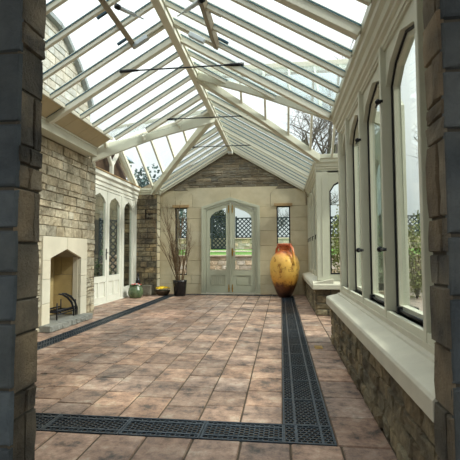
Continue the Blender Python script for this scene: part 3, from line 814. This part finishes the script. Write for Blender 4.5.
for s_ in (-1, 1):
    e = AX+s_*.012; w = (DX1-.095 if s_ > 0 else DX0+.095); x0, x1 = sorted((e, w))
    zin, zout = 2.70, 2.485
    q = (lambda x: zin-(zin-zout)*abs(x-AX)/abs(w-AX))
    out = [(x0,.04),(x1,.04),(x1,q(x1)),(x0,q(x0))]
    g0_, g1_ = (x0+(.12 if s_ > 0 else .10), x1-(.10 if s_ > 0 else .12))
    g0x, g1x = g0_, g1_
    if s_ > 0: hole = [(g0x,.70),(g1x,.70),(g1x,q(g1x)-.28),(g1x-.05,q(g1x)-.18),(g1x-.16,q(g1x)-.09),(g0x,q(g0x)-.10)]
    else: hole = [(g0x,.70),(g1x,.70),(g1x,q(g1x)-.10),(g0x+.16,q(g0x)-.09),(g0x+.05,q(g0x)-.18),(g0x,q(g0x)-.28)]
    pnl = [(g0x+.03,.26),(g1x-.03,.26),(g1x-.03,.55),(g0x+.03,.55)]
    lf = MB(); lf.plate((0,DB+.01,0), X_, Z_, (0,.045,0), out, [hole, pnl]); L_ = lf.build('door_leaf', 'sage', dr, .006)
    def sub(mb, nm, mt, bv=0): return mb.build(nm, mt, L_, bv)
    sub(MB().plate((0,DB+.03,0), X_, Z_, (0,.006,0), hole), 'pane', 'glassw')
    pm = MB(); pm.box(g0x+.03,g1x-.03,DB+.03,DB+.04,.26,.55)
    for k in range(7):
        xx = g0x+.04+k*(g1x-g0x-.09)/7; pm.box(xx,xx+(g1x-g0x-.09)/7-.008,DB+.022,DB+.032,.28,.53)
    sub(pm, 'boarded_panel', 'sage', .002)
    bx = AX+s_*.055
    for z0, z1 in ((2.40,2.62),(.06,.28)):
        sub(MB().box(bx-.013,bx+.013,DB-.005,DB+.012,z0,z1).box(bx-.02,bx+.02,DB-.012,DB+.0,z0+.08,z0+.12), 'bolt', 'brass', .003)
m = MB(); m.box(AX+.035,AX+.075,DB-.003,DB+.012,1.12,1.34); m.tube([(AX+.055,DB-.0,1.25),(AX+.055,DB-.045,1.25),(AX+.13,DB-.045,1.25)], .010, 8); m.build('handle', 'brass', dr)
MB().box(AX-.018,AX+.018,DB-.012,DB+.012,.04,2.70).build('meeting_bead', 'sage', dr, .004)

# ------------------------------------------------------------------ back-left pier
wp = empty('wall_left_pier', (-4.0, 11.95, 0), 'structure')
MB().box(-4.7,-3.64,11.82,12.15,0,2.96).build('wall_core', 'mortar_dark', wp)
m = stonewall(MB(), (-4.7,11.82,0), X_, Z_, -Y_, 1.06, 2.96, (.1,.19), (.16,.42), (.01,.03), .01, tn=(.62,1.3,.08)); m.build('stone_facing', 'stone_dark', wp)
m = stonewall(MB(), (-3.64,11.82,0), Y_, Z_, X_, .30, 2.96, (.16,.26), (.18,.3), (.01,.02), .006, tn=(.85,1.15,.05)); m.build('stone_return', 'ashlar', wp)
MB().box(-4.0,-3.76,11.80,11.87,2.22,2.50).build('dark_block', 'darkbox', wp)  # solid dark block, nearly flush with the pier's stone face
m = MB(); p = [(0,.0),(.0,.05),(-.04,.07),(-.04,.11),(-.07,.13),(-.07,.17),(.1,.17),(.1,0)]
m.prism([(-4.3, 11.80+a, 2.95+b) for a, b in p], (.74,0,0)); m.prism([(-3.60-a, 11.73, 2.95+b) for a, b in p], (0,.36,0)); m.build('trim_5', 'cream', None, .004, 'structure')

# ------------------------------------------------------------------ left wing glazed door wall (plane x = -4.25)
wd = empty('wall_left_wing', (-4.3, 9.8, 0), 'structure'); PX = -4.25
m = MB(); p = [(-4.25,2.80),(-4.22,2.82),(-4.22,2.90),(-4.19,2.93),(-4.19,3.0),(-4.14,3.05),(-4.14,3.14),(-4.40,3.18),(-4.40,2.80)]
m.prism([(x, 7.84, z) for x, z in p], (0, 3.98, 0)); m.build('cornice', 'white', wd, .004)
MB().box(-4.24,-4.12,7.84,11.8,3.14,3.17).build('cornice_top_board', 'lintelbrown', wd, .003)
MB().box(-4.8,-4.2,7.5,7.84,0,3.1).build('wall_core', 'mortar', wd)
LF = [(7.92,8.74,'side'),(8.80,9.70,'leaf'),(9.72,10.60,'leaf'),(10.70,11.52,'side')]
m = MB()
for y in (7.86,8.77,9.71 if False else None,10.65,11.57):
    if y is not None: m.box(PX-.12,PX+.02,y-.045,y+.045,0,2.82)
m.box(PX-.12,PX+.0,11.52,11.80,0,2.82); m.box(PX-.12,PX+.01,7.84,11.8,2.74,2.82); m.box(PX-.12,PX+.03,7.84,11.8,0,.03)
m.build('door_posts', 'white', wd, .005)
k = 2
for y0, y1, kind in LF:
    nm = 'door_%d' % k if kind == 'leaf' else 'window_%d' % (13+k)
    k += 1
    r = empty(nm, (PX, (y0+y1)/2, .03), 'structure')
    zb = .66 if kind == 'leaf' else .30
    hole = head(y0+.11, y1-.10, zb, 2.64, ap=.12, sh=.08)
    holes = [hole]; mm_ = (y0+y1)/2
    if kind == 'leaf': holes += [[(y0+.1,.17),(mm_-.04,.17),(mm_-.04,.52),(y0+.1,.52)], [(mm_+.04,.17),(y1-.1,.17),(y1-.1,.52),(mm_+.04,.52)]]
    mb = MB(); mb.plate((PX,0,0), Y_, Z_, (-.05,0,0), [(y0,.035),(y1,.035),(y1,2.735),(y0,2.735)], holes)
    f_ = mb.build('window_frame' if kind != 'leaf' else 'door_leaf', 'white', r, .005)
    if kind == 'leaf': MB().box(PX-.04,PX-.02,y0+.09,y1-.09,.16,.53).build('lower_panel', 'white', r)
    MB().plate((PX-.03,0,0), Y_, Z_, (.006,0,0), hole).build('pane', 'glassw', r)
    if kind == 'leaf' and k == 4:
        pass
    if k == 4:
        h_ = MB(); h_.box(PX,PX+.012,y1-.06,y1-.02,1.05,1.32); h_.tube([(PX,y1-.04,1.22),(PX+.05,y1-.04,1.22),(PX+.05,y1-.14,1.22)], .010, 8); h_.build('handle', 'blackiron', r)
# ------------------------------------------------------------------ near wall with the opening the camera looks through
wn = empty('wall_front', (-.2, 1.68, 0), 'structure')
JL, JR = -1.10, .60; JY0, JY1 = 1.60, 1.79
MB().box(-4.2,JL-.02,JY0+.02,JY1,0,4.6).build('wall_core', 'mortar_dark', wn); MB().box(JR+.02,3.0,JY0+.02,JY1,0,4.6).build('wall_core', 'mortar_dark', wn)
MB().box(JL-.05,JR+.05,JY0,JY1,2.62,4.6).build('lintel', 'jamb', wn)
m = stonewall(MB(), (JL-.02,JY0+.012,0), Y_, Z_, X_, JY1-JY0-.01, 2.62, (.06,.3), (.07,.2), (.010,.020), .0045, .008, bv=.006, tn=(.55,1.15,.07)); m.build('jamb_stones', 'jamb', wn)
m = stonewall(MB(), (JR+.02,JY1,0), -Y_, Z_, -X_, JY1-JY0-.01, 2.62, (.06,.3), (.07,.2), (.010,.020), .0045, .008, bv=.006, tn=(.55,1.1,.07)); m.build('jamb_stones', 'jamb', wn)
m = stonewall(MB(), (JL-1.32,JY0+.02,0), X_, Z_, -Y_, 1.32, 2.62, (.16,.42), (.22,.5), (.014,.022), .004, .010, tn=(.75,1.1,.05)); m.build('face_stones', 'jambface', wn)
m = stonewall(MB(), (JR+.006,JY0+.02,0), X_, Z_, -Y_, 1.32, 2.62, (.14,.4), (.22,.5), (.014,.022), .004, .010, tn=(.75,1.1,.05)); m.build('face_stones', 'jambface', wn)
MB().box(-4.6,XL-.01,1.8,7.6,3.05,3.10).build('trim_6', 'mortar', None, 0, 'structure')
# unseen room behind the camera, added to enclose it and limit the light
MB().box(-3.0,3.0,-3.0,1.5,-.12,0.0).build('floor_front_room', 'woodfloor', None, 0, 'structure')
MB().plate((0,0,2.9), X_, Y_, (0,0,.1), [(-3.1,-3.1),(3.1,-3.1),(3.1,1.6),(-3.1,1.6)], [[(-1.7,-2.2),(1.7,-2.2),(1.7,.0),(-1.7,.0)]]).build('ceiling_front_room', 'plaster', None, 0, 'structure')  # unseen roof opening, cut to brighten the jamb front faces
MB().box(-3.1,-3.0,-3.1,1.6,0,2.9).build('wall_front_room_left', 'plaster', None, 0, 'structure')
MB().box(3.0,3.1,-3.1,1.6,0,2.9).build('wall_front_room_right', 'plaster', None, 0, 'structure')
m = MB(); m.plate((0,-3.0,0), X_, Z_, (0,-.1,0), [(-3,0),(3,0),(3,2.9),(-3,2.9)], [[(-2.8,.3),(2.8,.3),(2.8,2.7),(-2.8,2.7)]]); m.build('wall_front_room_back', 'plaster', None, 0, 'structure')  # wide unseen opening, added to let sky light into this room

# ------------------------------------------------------------------ furniture and pots
u = empty('earthenware_jar', (.09, 11.42, 0)); tag(u, 'tall ochre glazed earthenware oil jar standing right of the far double doors', 'jar')
c = (.09, 11.42, 0)
prof = [(.15,.0),(.18,.03),(.24,.16),(.32,.36),(.375,.56),(.405,.78),(.395,.95),(.34,1.09),(.25,1.19),(.18,1.24),(.155,1.29)]
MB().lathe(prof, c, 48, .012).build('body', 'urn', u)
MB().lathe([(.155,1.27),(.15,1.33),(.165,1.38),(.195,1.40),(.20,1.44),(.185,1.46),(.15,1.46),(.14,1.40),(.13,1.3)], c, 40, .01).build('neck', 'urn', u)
for ang in (-.95, PI-.95):
    d = Vector((math.cos(ang), math.sin(ang), 0)); C_ = Vector(c)
    MB().tube([C_+d*.16+Z_*1.36, C_+d*.28+Z_*1.39, C_+d*.36+Z_*1.31, C_+d*.40+Z_*1.16, C_+d*.41+Z_*1.0, C_+d*.39+Z_*.88], [.036,.04,.036,.034,.036,.045], 10).build('handle', 'urn', u)

pc = Vector((-2.86, 11.50, 0))
r = empty('twig_planter', tuple(pc)); tag(r, 'black tapered pot holding tall bare branching twigs beside the narrow left window', 'potted twigs')
MB().lathe([(.15,0),(.16,.02),(.185,.30),(.20,.40),(.205,.44),(.18,.44),(.17,.40),(.02,.39)], pc, 28).build('pot', 'pot', r); pot_ = bpy.data.objects[-1] if False else r.children[-1]
MB().lathe([(.02,.385),(.17,.40),(.02,.41)], pc, 20).build('soil', 'soil', pot_)
tw = MB()
def twig(p, d, L, rad, dep):
    pts = [p]; q = Vector(p); dd = Vector(d).normalized()
    n_ = 5
    for i in range(n_):
        dd = (dd+Vector((U(-.09,.09),U(-.09,.09),U(-.02,.10)))).normalized(); q = q+dd*L/n_; pts.append(q.copy())
    tw.tube(pts, [rad*(1-.7*i/n_) for i in range(n_+1)], 5, False)
    if dep:
        for k in range(4):
            i = random.choice((1,2,3,4)); nd = (dd+Vector((U(-.5,.5),U(-.5,.5),U(.0,.4)))).normalized(); twig(pts[i], nd, L*U(.35,.55), rad*.55, dep-1)
for k in range(17):
    a = U(0,2*PI); e = U(.04,.36); twig(pc+Vector((math.cos(a)*.08,math.sin(a)*.08,.40)), (math.cos(a)*e,math.sin(a)*e*.5,1), U(1.1,1.85), .013, 2)
tw.build('bare_twigs', 'twig', r)

bc = Vector((-3.38, 11.58, 0))
r = empty('flower_bowl', tuple(bc)); tag(r, 'low brown bowl of bright yellow flowers on the floor by the stone pier', 'flower bowl')
MB().lathe([(.12,0),(.17,.04),(.21,.12),(.215,.15),(.19,.15),(.02,.13)], bc, 26).build('bowl', 'basket', r)
m = MB()
for k in range(90):
    a, q = U(0,6.28), U(0,.19); m.leaf(bc+Vector((q*math.cos(a),q*math.sin(a),.12)), (U(-1,1),U(-1,1),.3), .06, .016)
m.build('leaves', 'leafmid', r)
m = MB()
for k in range(34):
    a, q = U(0,6.28), .18*math.sqrt(R()); cc = bc+Vector((q*math.cos(a), q*math.sin(a), .20+.06*(1-q/.2)))
    m.ball(cc, .038, 6, .6)
m.build('flower_heads', 'yellow', r)

gc_ = Vector((-3.92, 10.85, 0))
r = empty('green_planter', tuple(gc_)); tag(r, 'round green glazed planter with red and white flowers at the foot of the glazed doors', 'planter')
MB().lathe([(.12,0),(.16,.02),(.20,.10),(.205,.18),(.18,.27),(.14,.31),(.145,.33),(.12,.33),(.02,.30)], gc_, 28).build('pot', 'greenpot', r)
m = MB()
for k in range(120):
    a, q = U(0,6.28), U(0,.14); m.leaf(gc_+Vector((q*math.cos(a),q*math.sin(a),.30)), (U(-1,1),U(-1,1),.5), .09, .02)
m.build('leaves', 'leafmid', r)
for nm, mt, n_ in (('red_flowers','redpetal',9),('white_flowers','whitepetal',9)):
    m = MB()
    for k in range(n_):
        a, q = U(0,6.28), U(.03,.15); m.ball(gc_+Vector((q*math.cos(a),q*math.sin(a),.35+U(-.01,.03))), .026, 6, .7)
    m.build(nm, mt, r)
b = empty('black_bottle', (-3.98, 11.2, 0)); tag(b, 'slim black bottle standing directly behind the round green planter', 'bottle')
MB().lathe([(.06,0),(.065,.02),(.065,.42),(.05,.48),(.022,.53),(.02,.56)], (-3.98,11.2,0), 20).build('body', 'pot', b)
MB().lathe([(.026,.555),(.028,.57),(.028,.61),(.018,.64),(.01,.65)], (-3.98,11.2,0), 16).build('stopper', 'blackiron', b)
m = MB(); m.stone(Vector((-3.98,11.52,0)), X_, Z_, -Y_, .3, .3, .10, .012, .004); m.box(-3.975,-3.685,11.52,11.72,.0,.29)
tag(m.build('stone_block', 'stonegrey'), 'rough grey stone block on the floor against the pier, between planter and bowl', 'stone')
l_ = empty('security_light', (RX, 12.0, 4.12)); tag(l_, 'small pale box light fixed under the ridge at the top of the stone gable', 'light')
MB().box(RX-.07,RX+.07,11.94,12.06,4.13,4.25).build('housing', 'white', l_, .01)
MB().box(RX-.055,RX+.055,11.93,11.94,4.145,4.20).build('lens', 'alu', l_, .002)
MB().box(RX-.02,RX+.02,12.0,12.07,4.24,4.30).build('bracket', 'alu', l_)

# ------------------------------------------------------------------ outside
MB().box(-60,60,-20,80,-.6,-.13).build('ground', 'gravel', None, 0, 'structure')
def gwall(nm, x0, x1, y, z0, z1, label, th=.4):
    r = empty(nm, ((x0+x1)/2, y, z0)); tag(r, label, 'garden wall')
    MB().box(x0,x1,y+.02,y+th,z0,z1).build('wall_body', 'surround', r)
    stonewall(MB(), (x0,y+.02,z0), X_, Z_, -Y_, x1-x0, z1-z0, (.13,.22), (.25,.6), (.01,.04), .008, .02, tn=(.7,1.15,.08)).build('stone_facing', 'gardenstone', r)
    MB().box(x0-.02,x1+.02,y-.06,y+th+.04,z1,z1+.07).build('coping', 'gardenstone', r, .02)
    return r
gwall('low_garden_wall', -7.2, 16, 16.2, -.13, 1.06, 'low pinkish stone garden wall right behind the far double doors, below the lawn')
m = MB(); m.add([(-7.2,16.68,1.08),(16,16.68,1.08),(16,24.12,1.42),(-7.2,24.12,1.42),(-7.2,16.68,-.13),(16,16.68,-.13),(16,24.12,-.13),(-7.2,24.12,-.13)], [(0,1,2,3),(4,7,6,5),(0,4,5,1),(1,5,6,2),(2,6,7,3),(3,7,4,0)])
tag(m.build('lawn', 'lawn'), 'raised strip of bright green lawn between the two garden walls', 'lawn', None, 'stuff')
m = MB(); m.prism([(-5,20.6,1.27),(-.6,20.6,1.27),(-2.0,21.9,1.33),(-5,21.9,1.33)], (0,0,.012)); tag(m.build('garden_path', 'path'), 'pale path crossing the lawn seen through the left door leaf', 'path')
gwall('upper_garden_wall', -9, 16, 24.2, 1.35, 2.02, 'upper pinkish stone garden wall beyond the lawn, topped by the dark trellis')
MB().box(-20,20,24.66,60,-.13,1.4).build('ground_upper_terrace', 'lawn', None, 0, 'structure')
def trellis(x0, x1, z0, z1, y):
    r = empty('trellis_panel', ((x0+x1)/2, y, z0))
    f = MB(); f.box(x0,x0+.09,y,y+.09,z0,z1+.08); f.box(x1-.09,x1,y,y+.09,z0,z1+.08); f.box(x0,x1,y,y+.07,z1-.06,z1); f.box(x0,x1,y,y+.07,z0,z0+.06); f.build('trellis_frame', 'trellis', r)
    l = MB(); s = .25; W, H = x1-x0, z1-z0
    k = -H
    while k < W:
        for flip in (0, 1):
            a0, b0 = max(k, 0), max(k, 0)-k; a1 = min(k+H, W); b1 = a1-k
            if a1-a0 > .05:
                za, zb_ = (z0+b0, z0+b1) if not flip else (z1-b0, z1-b1)
                l.beam((x0+a0,y+.02+.02*flip,za),(x0+a1,y+.02+.02*flip,zb_),.06,.02,(0,1,0),False)
        k += s
    l.build('trellis_lattice', 'trellis', r); return r
xs_ = [-8.4,-6.3,-4.2,-2.7,-.6,1.5,3.6,5.7,7.8,9.9]
for i, (a, b_) in enumerate(zip(xs_, xs_[1:])):
    if i == 3-1: t_ = trellis(a+.1, b_-.1, 1.45, 3.4, 24.05)
    else: t_ = trellis(a+.02, b_-.02, 2.1, 3.3, 24.3)
    tag(t_, 'tall dark trellis gate panel reaching down to the lawn behind the left door leaf' if i == 2 else 'dark blue-grey lattice trellis panel on top of the upper garden wall', 'trellis', None if i == 2 else 'trellis panels on the upper wall')

def tree(x, y, z, h, label, group, mat='bark', seed=1, spread=.5, dep=5, name='bare_tree'):
    random.seed(seed); r = empty(name, (x, y, z)); tag(r, label, 'tree', group)
    tr = MB(); br = MB()
    def grow(p, d, L, rad, k):
        n_ = 4 if k > 1 else 3; q = Vector(p); pts = [q.copy()]; dd = Vector(d).normalized()
        for i in range(n_):
            dd = (dd+Vector((U(-.16,.16),U(-.16,.16),U(-.05,.12)))).normalized(); q = q+dd*L/n_; pts.append(q.copy())
        (tr if k == dep else br).tube(pts, [rad*(1-.5*i/n_) for i in range(n_+1)], 6 if k > 2 else 3, False)
        if k:
            for c_ in range(random.choice((3,4)) if k > 1 else 4):
                i = random.choice(range(max(1, n_-2), n_+1)) if k == dep else random.choice(range(1, n_+1)); ax = Vector((U(-1,1),U(-1,1),U(-.2,.5))).normalized()
                grow(pts[i], dd*(1-spread)+ax*spread*1.2, L*U(.58,.78), rad*.52, k-1)
    grow((x,y,z), (U(-.08,.08),U(-.08,.08),1), h*.34, h*.026, dep)
    tr.build('trunk', mat, r); br.build('branches', mat, r); return r
def bush(x, y, z, w, h, n_, mat, label, name='shrub', sz=.1, group=None, seed=3, stem=True):
    random.seed(seed); r = empty(name, (x, y, z)); tag(r, label, 'shrub', group)
    if stem:
        s_ = MB()
        for k in range(9): s_.tube([(x,y,z),(x+U(-w,w)*.4,y+U(-w,w)*.4,z+h*.5),(x+U(-w,w)*.9,y+U(-w,w)*.7,z+h*U(.7,1.05))], [.025,.015,.006], 5, False)
        s_.build('stems', 'bark', r)
    m = MB()
    for k in range(n_):
        a, e, q = U(0,6.28), math.acos(U(-1,1)), U(.3,1)**.4
        qq = q*(1+.25*math.sin(a*3+seed)*math.sin(e*4))
        p = Vector((x+w*qq*math.sin(e)*math.cos(a), y+w*qq*math.sin(e)*math.sin(a), z+h/2+h/2*qq*math.cos(e)))
        m.leaf(p, (U(-1,1),U(-1,1),U(-.6,1)), sz*U(.6,1.3), sz*.35)
    m.build('foliage', mat, r); return r
tree(1.5, 19.5, 1.2, 10.0, 'tall bare tree beyond the right wing, seen through its glazed roof', None, 'barkgrey', 11, .5, 6)
tree(8.2, 21, 1.2, 10, 'bare tree outside the right-hand windows', None, 'barkgrey', 5, .5, 5)
tree(2.4, 27, 1.4, 9, 'bare tree behind the trellis, seen through the right door leaf', None, 'bark', 8, .5, 5)
tree(-6.6, 29, 1.4, 9, 'dark spreading tree behind the trellis, seen through the left door leaf', None, 'bark', 21, .55, 5)
tree(-.6, 26.5, 1.4, 4.6, 'slender dark tree trunk behind the trellis, right of the door meeting stile', None, 'bark', 31, .45, 5)
bush(-3.9, 25.6, 1.4, .8, 2.7, 2200, 'leafdark', 'dark evergreen bush rising above the trellis at the left door leaf', 'evergreen_shrub', .16, None, 5)
bush(-11.2, 31, -.1, 3.6, 7.6, 9000, 'leafblue', 'distant dark evergreen seen through the left wing roof glass', 'evergreen_tree', .3, None, 9)
bush(1.95, 11.2, -.13, .7, 2.7, 4500, 'leafyel', 'yellow-green leafy shrub growing right outside the window of the far right return', 'shrub', .07, None, 6)
bush(3.9, 12.6, -.13, .85, 2.3, 3200, 'leafyel', 'yellow-green shrub outside the nearest right-hand windows', 'shrub', .08, None, 13)
bush(5.4, 14.9, -.13, 1.0, 1.6, 1800, 'leafmid', 'mid green shrub in front of the low garden wall at far right', 'shrub', .1, None, 14)
bush(3.3, 14.6, -.13, .9, 1.9, 1600, 'leafmid', 'rounded green shrub by the low wall outside the right wing', 'shrub', .08, None, 17)
random.seed(77)
# the house beyond on the left
hs = empty('stone_house', (-9.5, 12, -.13)); tag(hs, 'stone house with slate roof and buff gable beyond the left roof glass', 'house')
HX = -7.6
MB().box(HX-4,HX,3,19.5,-.13,5.9).build('walls', 'housestone', hs)
m = MB()
for i in range(24):
    for j in range(6): pass
stonewall(m, (HX,3,-.13), Y_, Z_, X_, 16.5, 6.0, (.3,.45), (.5,1.1), (.01,.03), .005, .02, tn=(.7,1.1,.06)); m.build('stone_facing', 'housestone', hs)
m = MB(); m.prism([(HX+.3,15.4,5.75),(HX-2.2,15.4,8.1),(HX-4.5,15.4,5.75)], (0,4.5,0)); m.build('slate_roof', 'slate', hs)
m = MB()
for k in range(3): m.box(HX-.02,HX+.06,15.9+k*1.2,16.5+k*1.2,1.2,2.6)
m.build('window', 'darkbox', hs); m = MB()
gw = hs
gpts = [(8.6,5.0),(15.5,5.0),(15.45,7.0),(15.1,7.45),(14.3,8.2),(13.3,8.85),(12.9,9.0),(8.6,9.1)]
MB().plate((HX+.05,0,0), Y_, Z_, (-1.2,0,0), [(y,max(z,5.92)) for y,z in gpts]).build('gable_wall', 'mortar', gw)
def gt(v):
    z = 5.9+v
    hi = 15.45 if z < 7 else (15.45-(z-7)*1.05 if z < 8.3 else 14.1-(z-8.3)*1.7)
    return (0, hi-8.6)
stonewall(MB(), (HX+.05,8.6,5.9), Y_, Z_, X_, 6.9, 3.05, (.22,.34), (.4,.9), (.01,.03), .006, .02, top=gt, tn=(.8,1.1,.05)).build('stone_facing', 'gablestone', gw)
m = MB(); cp = [(15.5,6.9),(15.12,7.5),(14.3,8.25),(13.3,8.9),(12.9,9.05),(8.6,9.15)]
for a_, b_ in zip(cp, cp[1:]): m.beam((HX-.5,a_[0],a_[1]+.06),(HX-.5,b_[0],b_[1]+.06),1.5,.16)
m.build('coping', 'coping', gw)
tr_ = trellis(-3.4-3.6, -5.6, -.1, 2.5, 15.2); tag(tr_, 'pale lattice trellis panel in the yard beyond the left glazed doors', 'trellis')
bush(-5.8, 12.6, -.13, .6, 1.1, 900, 'leafmid', 'low green shrub in the yard beyond the left glazed doors', 'shrub', .07, None, 19)

# ------------------------------------------------------------------ light
w = bpy.data.worlds.new('overcast_sky'); scene.world = w; w.use_nodes = True; nt = w.node_tree; nt.nodes.clear()
bg = N(nt, 'ShaderNodeBackground'); ow = N(nt, 'ShaderNodeOutputWorld'); nt.links.new(bg.outputs[0], ow.inputs[0])
tc = N(nt, 'ShaderNodeTexCoord').outputs['Generated']
nt.links.new(ramp(nt, noise(nt, tc, 2.2, 5, .55), [(.3, (.86,.92,.95,1)), (.6, (.99,1,.99,1))]), bg.inputs[0])
sz = N(nt, 'ShaderNodeSeparateXYZ'); nt.links.new(tc, sz.inputs[0])     # overcast sky: brighter towards the zenith
mr = N(nt, 'ShaderNodeMapRange'); nt.links.new(sz.outputs[2], mr.inputs[0]); mr.inputs[1].default_value = 0; mr.inputs[2].default_value = 1; mr.inputs[3].default_value = .62; mr.inputs[4].default_value = 2.3
nt.links.new(mr.outputs[0], bg.inputs[1])
sd = bpy.data.lights.new('sun', 'SUN'); sd.energy = 3.8; sd.angle = math.radians(9); sd.color = (1, .95, .86)
so = bpy.data.objects.new('sun', sd); COL.objects.link(so); so.location = (6, 9, 8)
so.rotation_euler = Vector((-1.0, .28, -.9)).to_track_quat('-Z', 'Y').to_euler()
# ------------------------------------------------------------------ camera
cd = bpy.data.cameras.new('camera'); co = bpy.data.objects.new('camera', cd); COL.objects.link(co); scene.camera = co
cd.sensor_width = 36; cd.sensor_height = 36; cd.lens = 36*412.5/460; cd.clip_start = .05; cd.clip_end = 300
ya, pi_, ro = .12292, .05611, -.00363
F = Vector((-math.sin(ya)*math.cos(pi_), math.cos(ya)*math.cos(pi_), math.sin(pi_)))
r0 = F.cross(Z_).normalized(); u0 = r0.cross(F)
r2 = r0*math.cos(ro)+u0*math.sin(ro); u2 = -r0*math.sin(ro)+u0*math.cos(ro)
mt = Matrix((r2, u2, -F)).transposed().to_4x4(); mt.translation = Vector((0,0,1.2)); co.matrix_world = mt
vs = scene.view_settings; vs.view_transform = 'Standard'; vs.look = 'None'; vs.gamma = 1; vs.use_curve_mapping = False; vs.exposure = 0.35
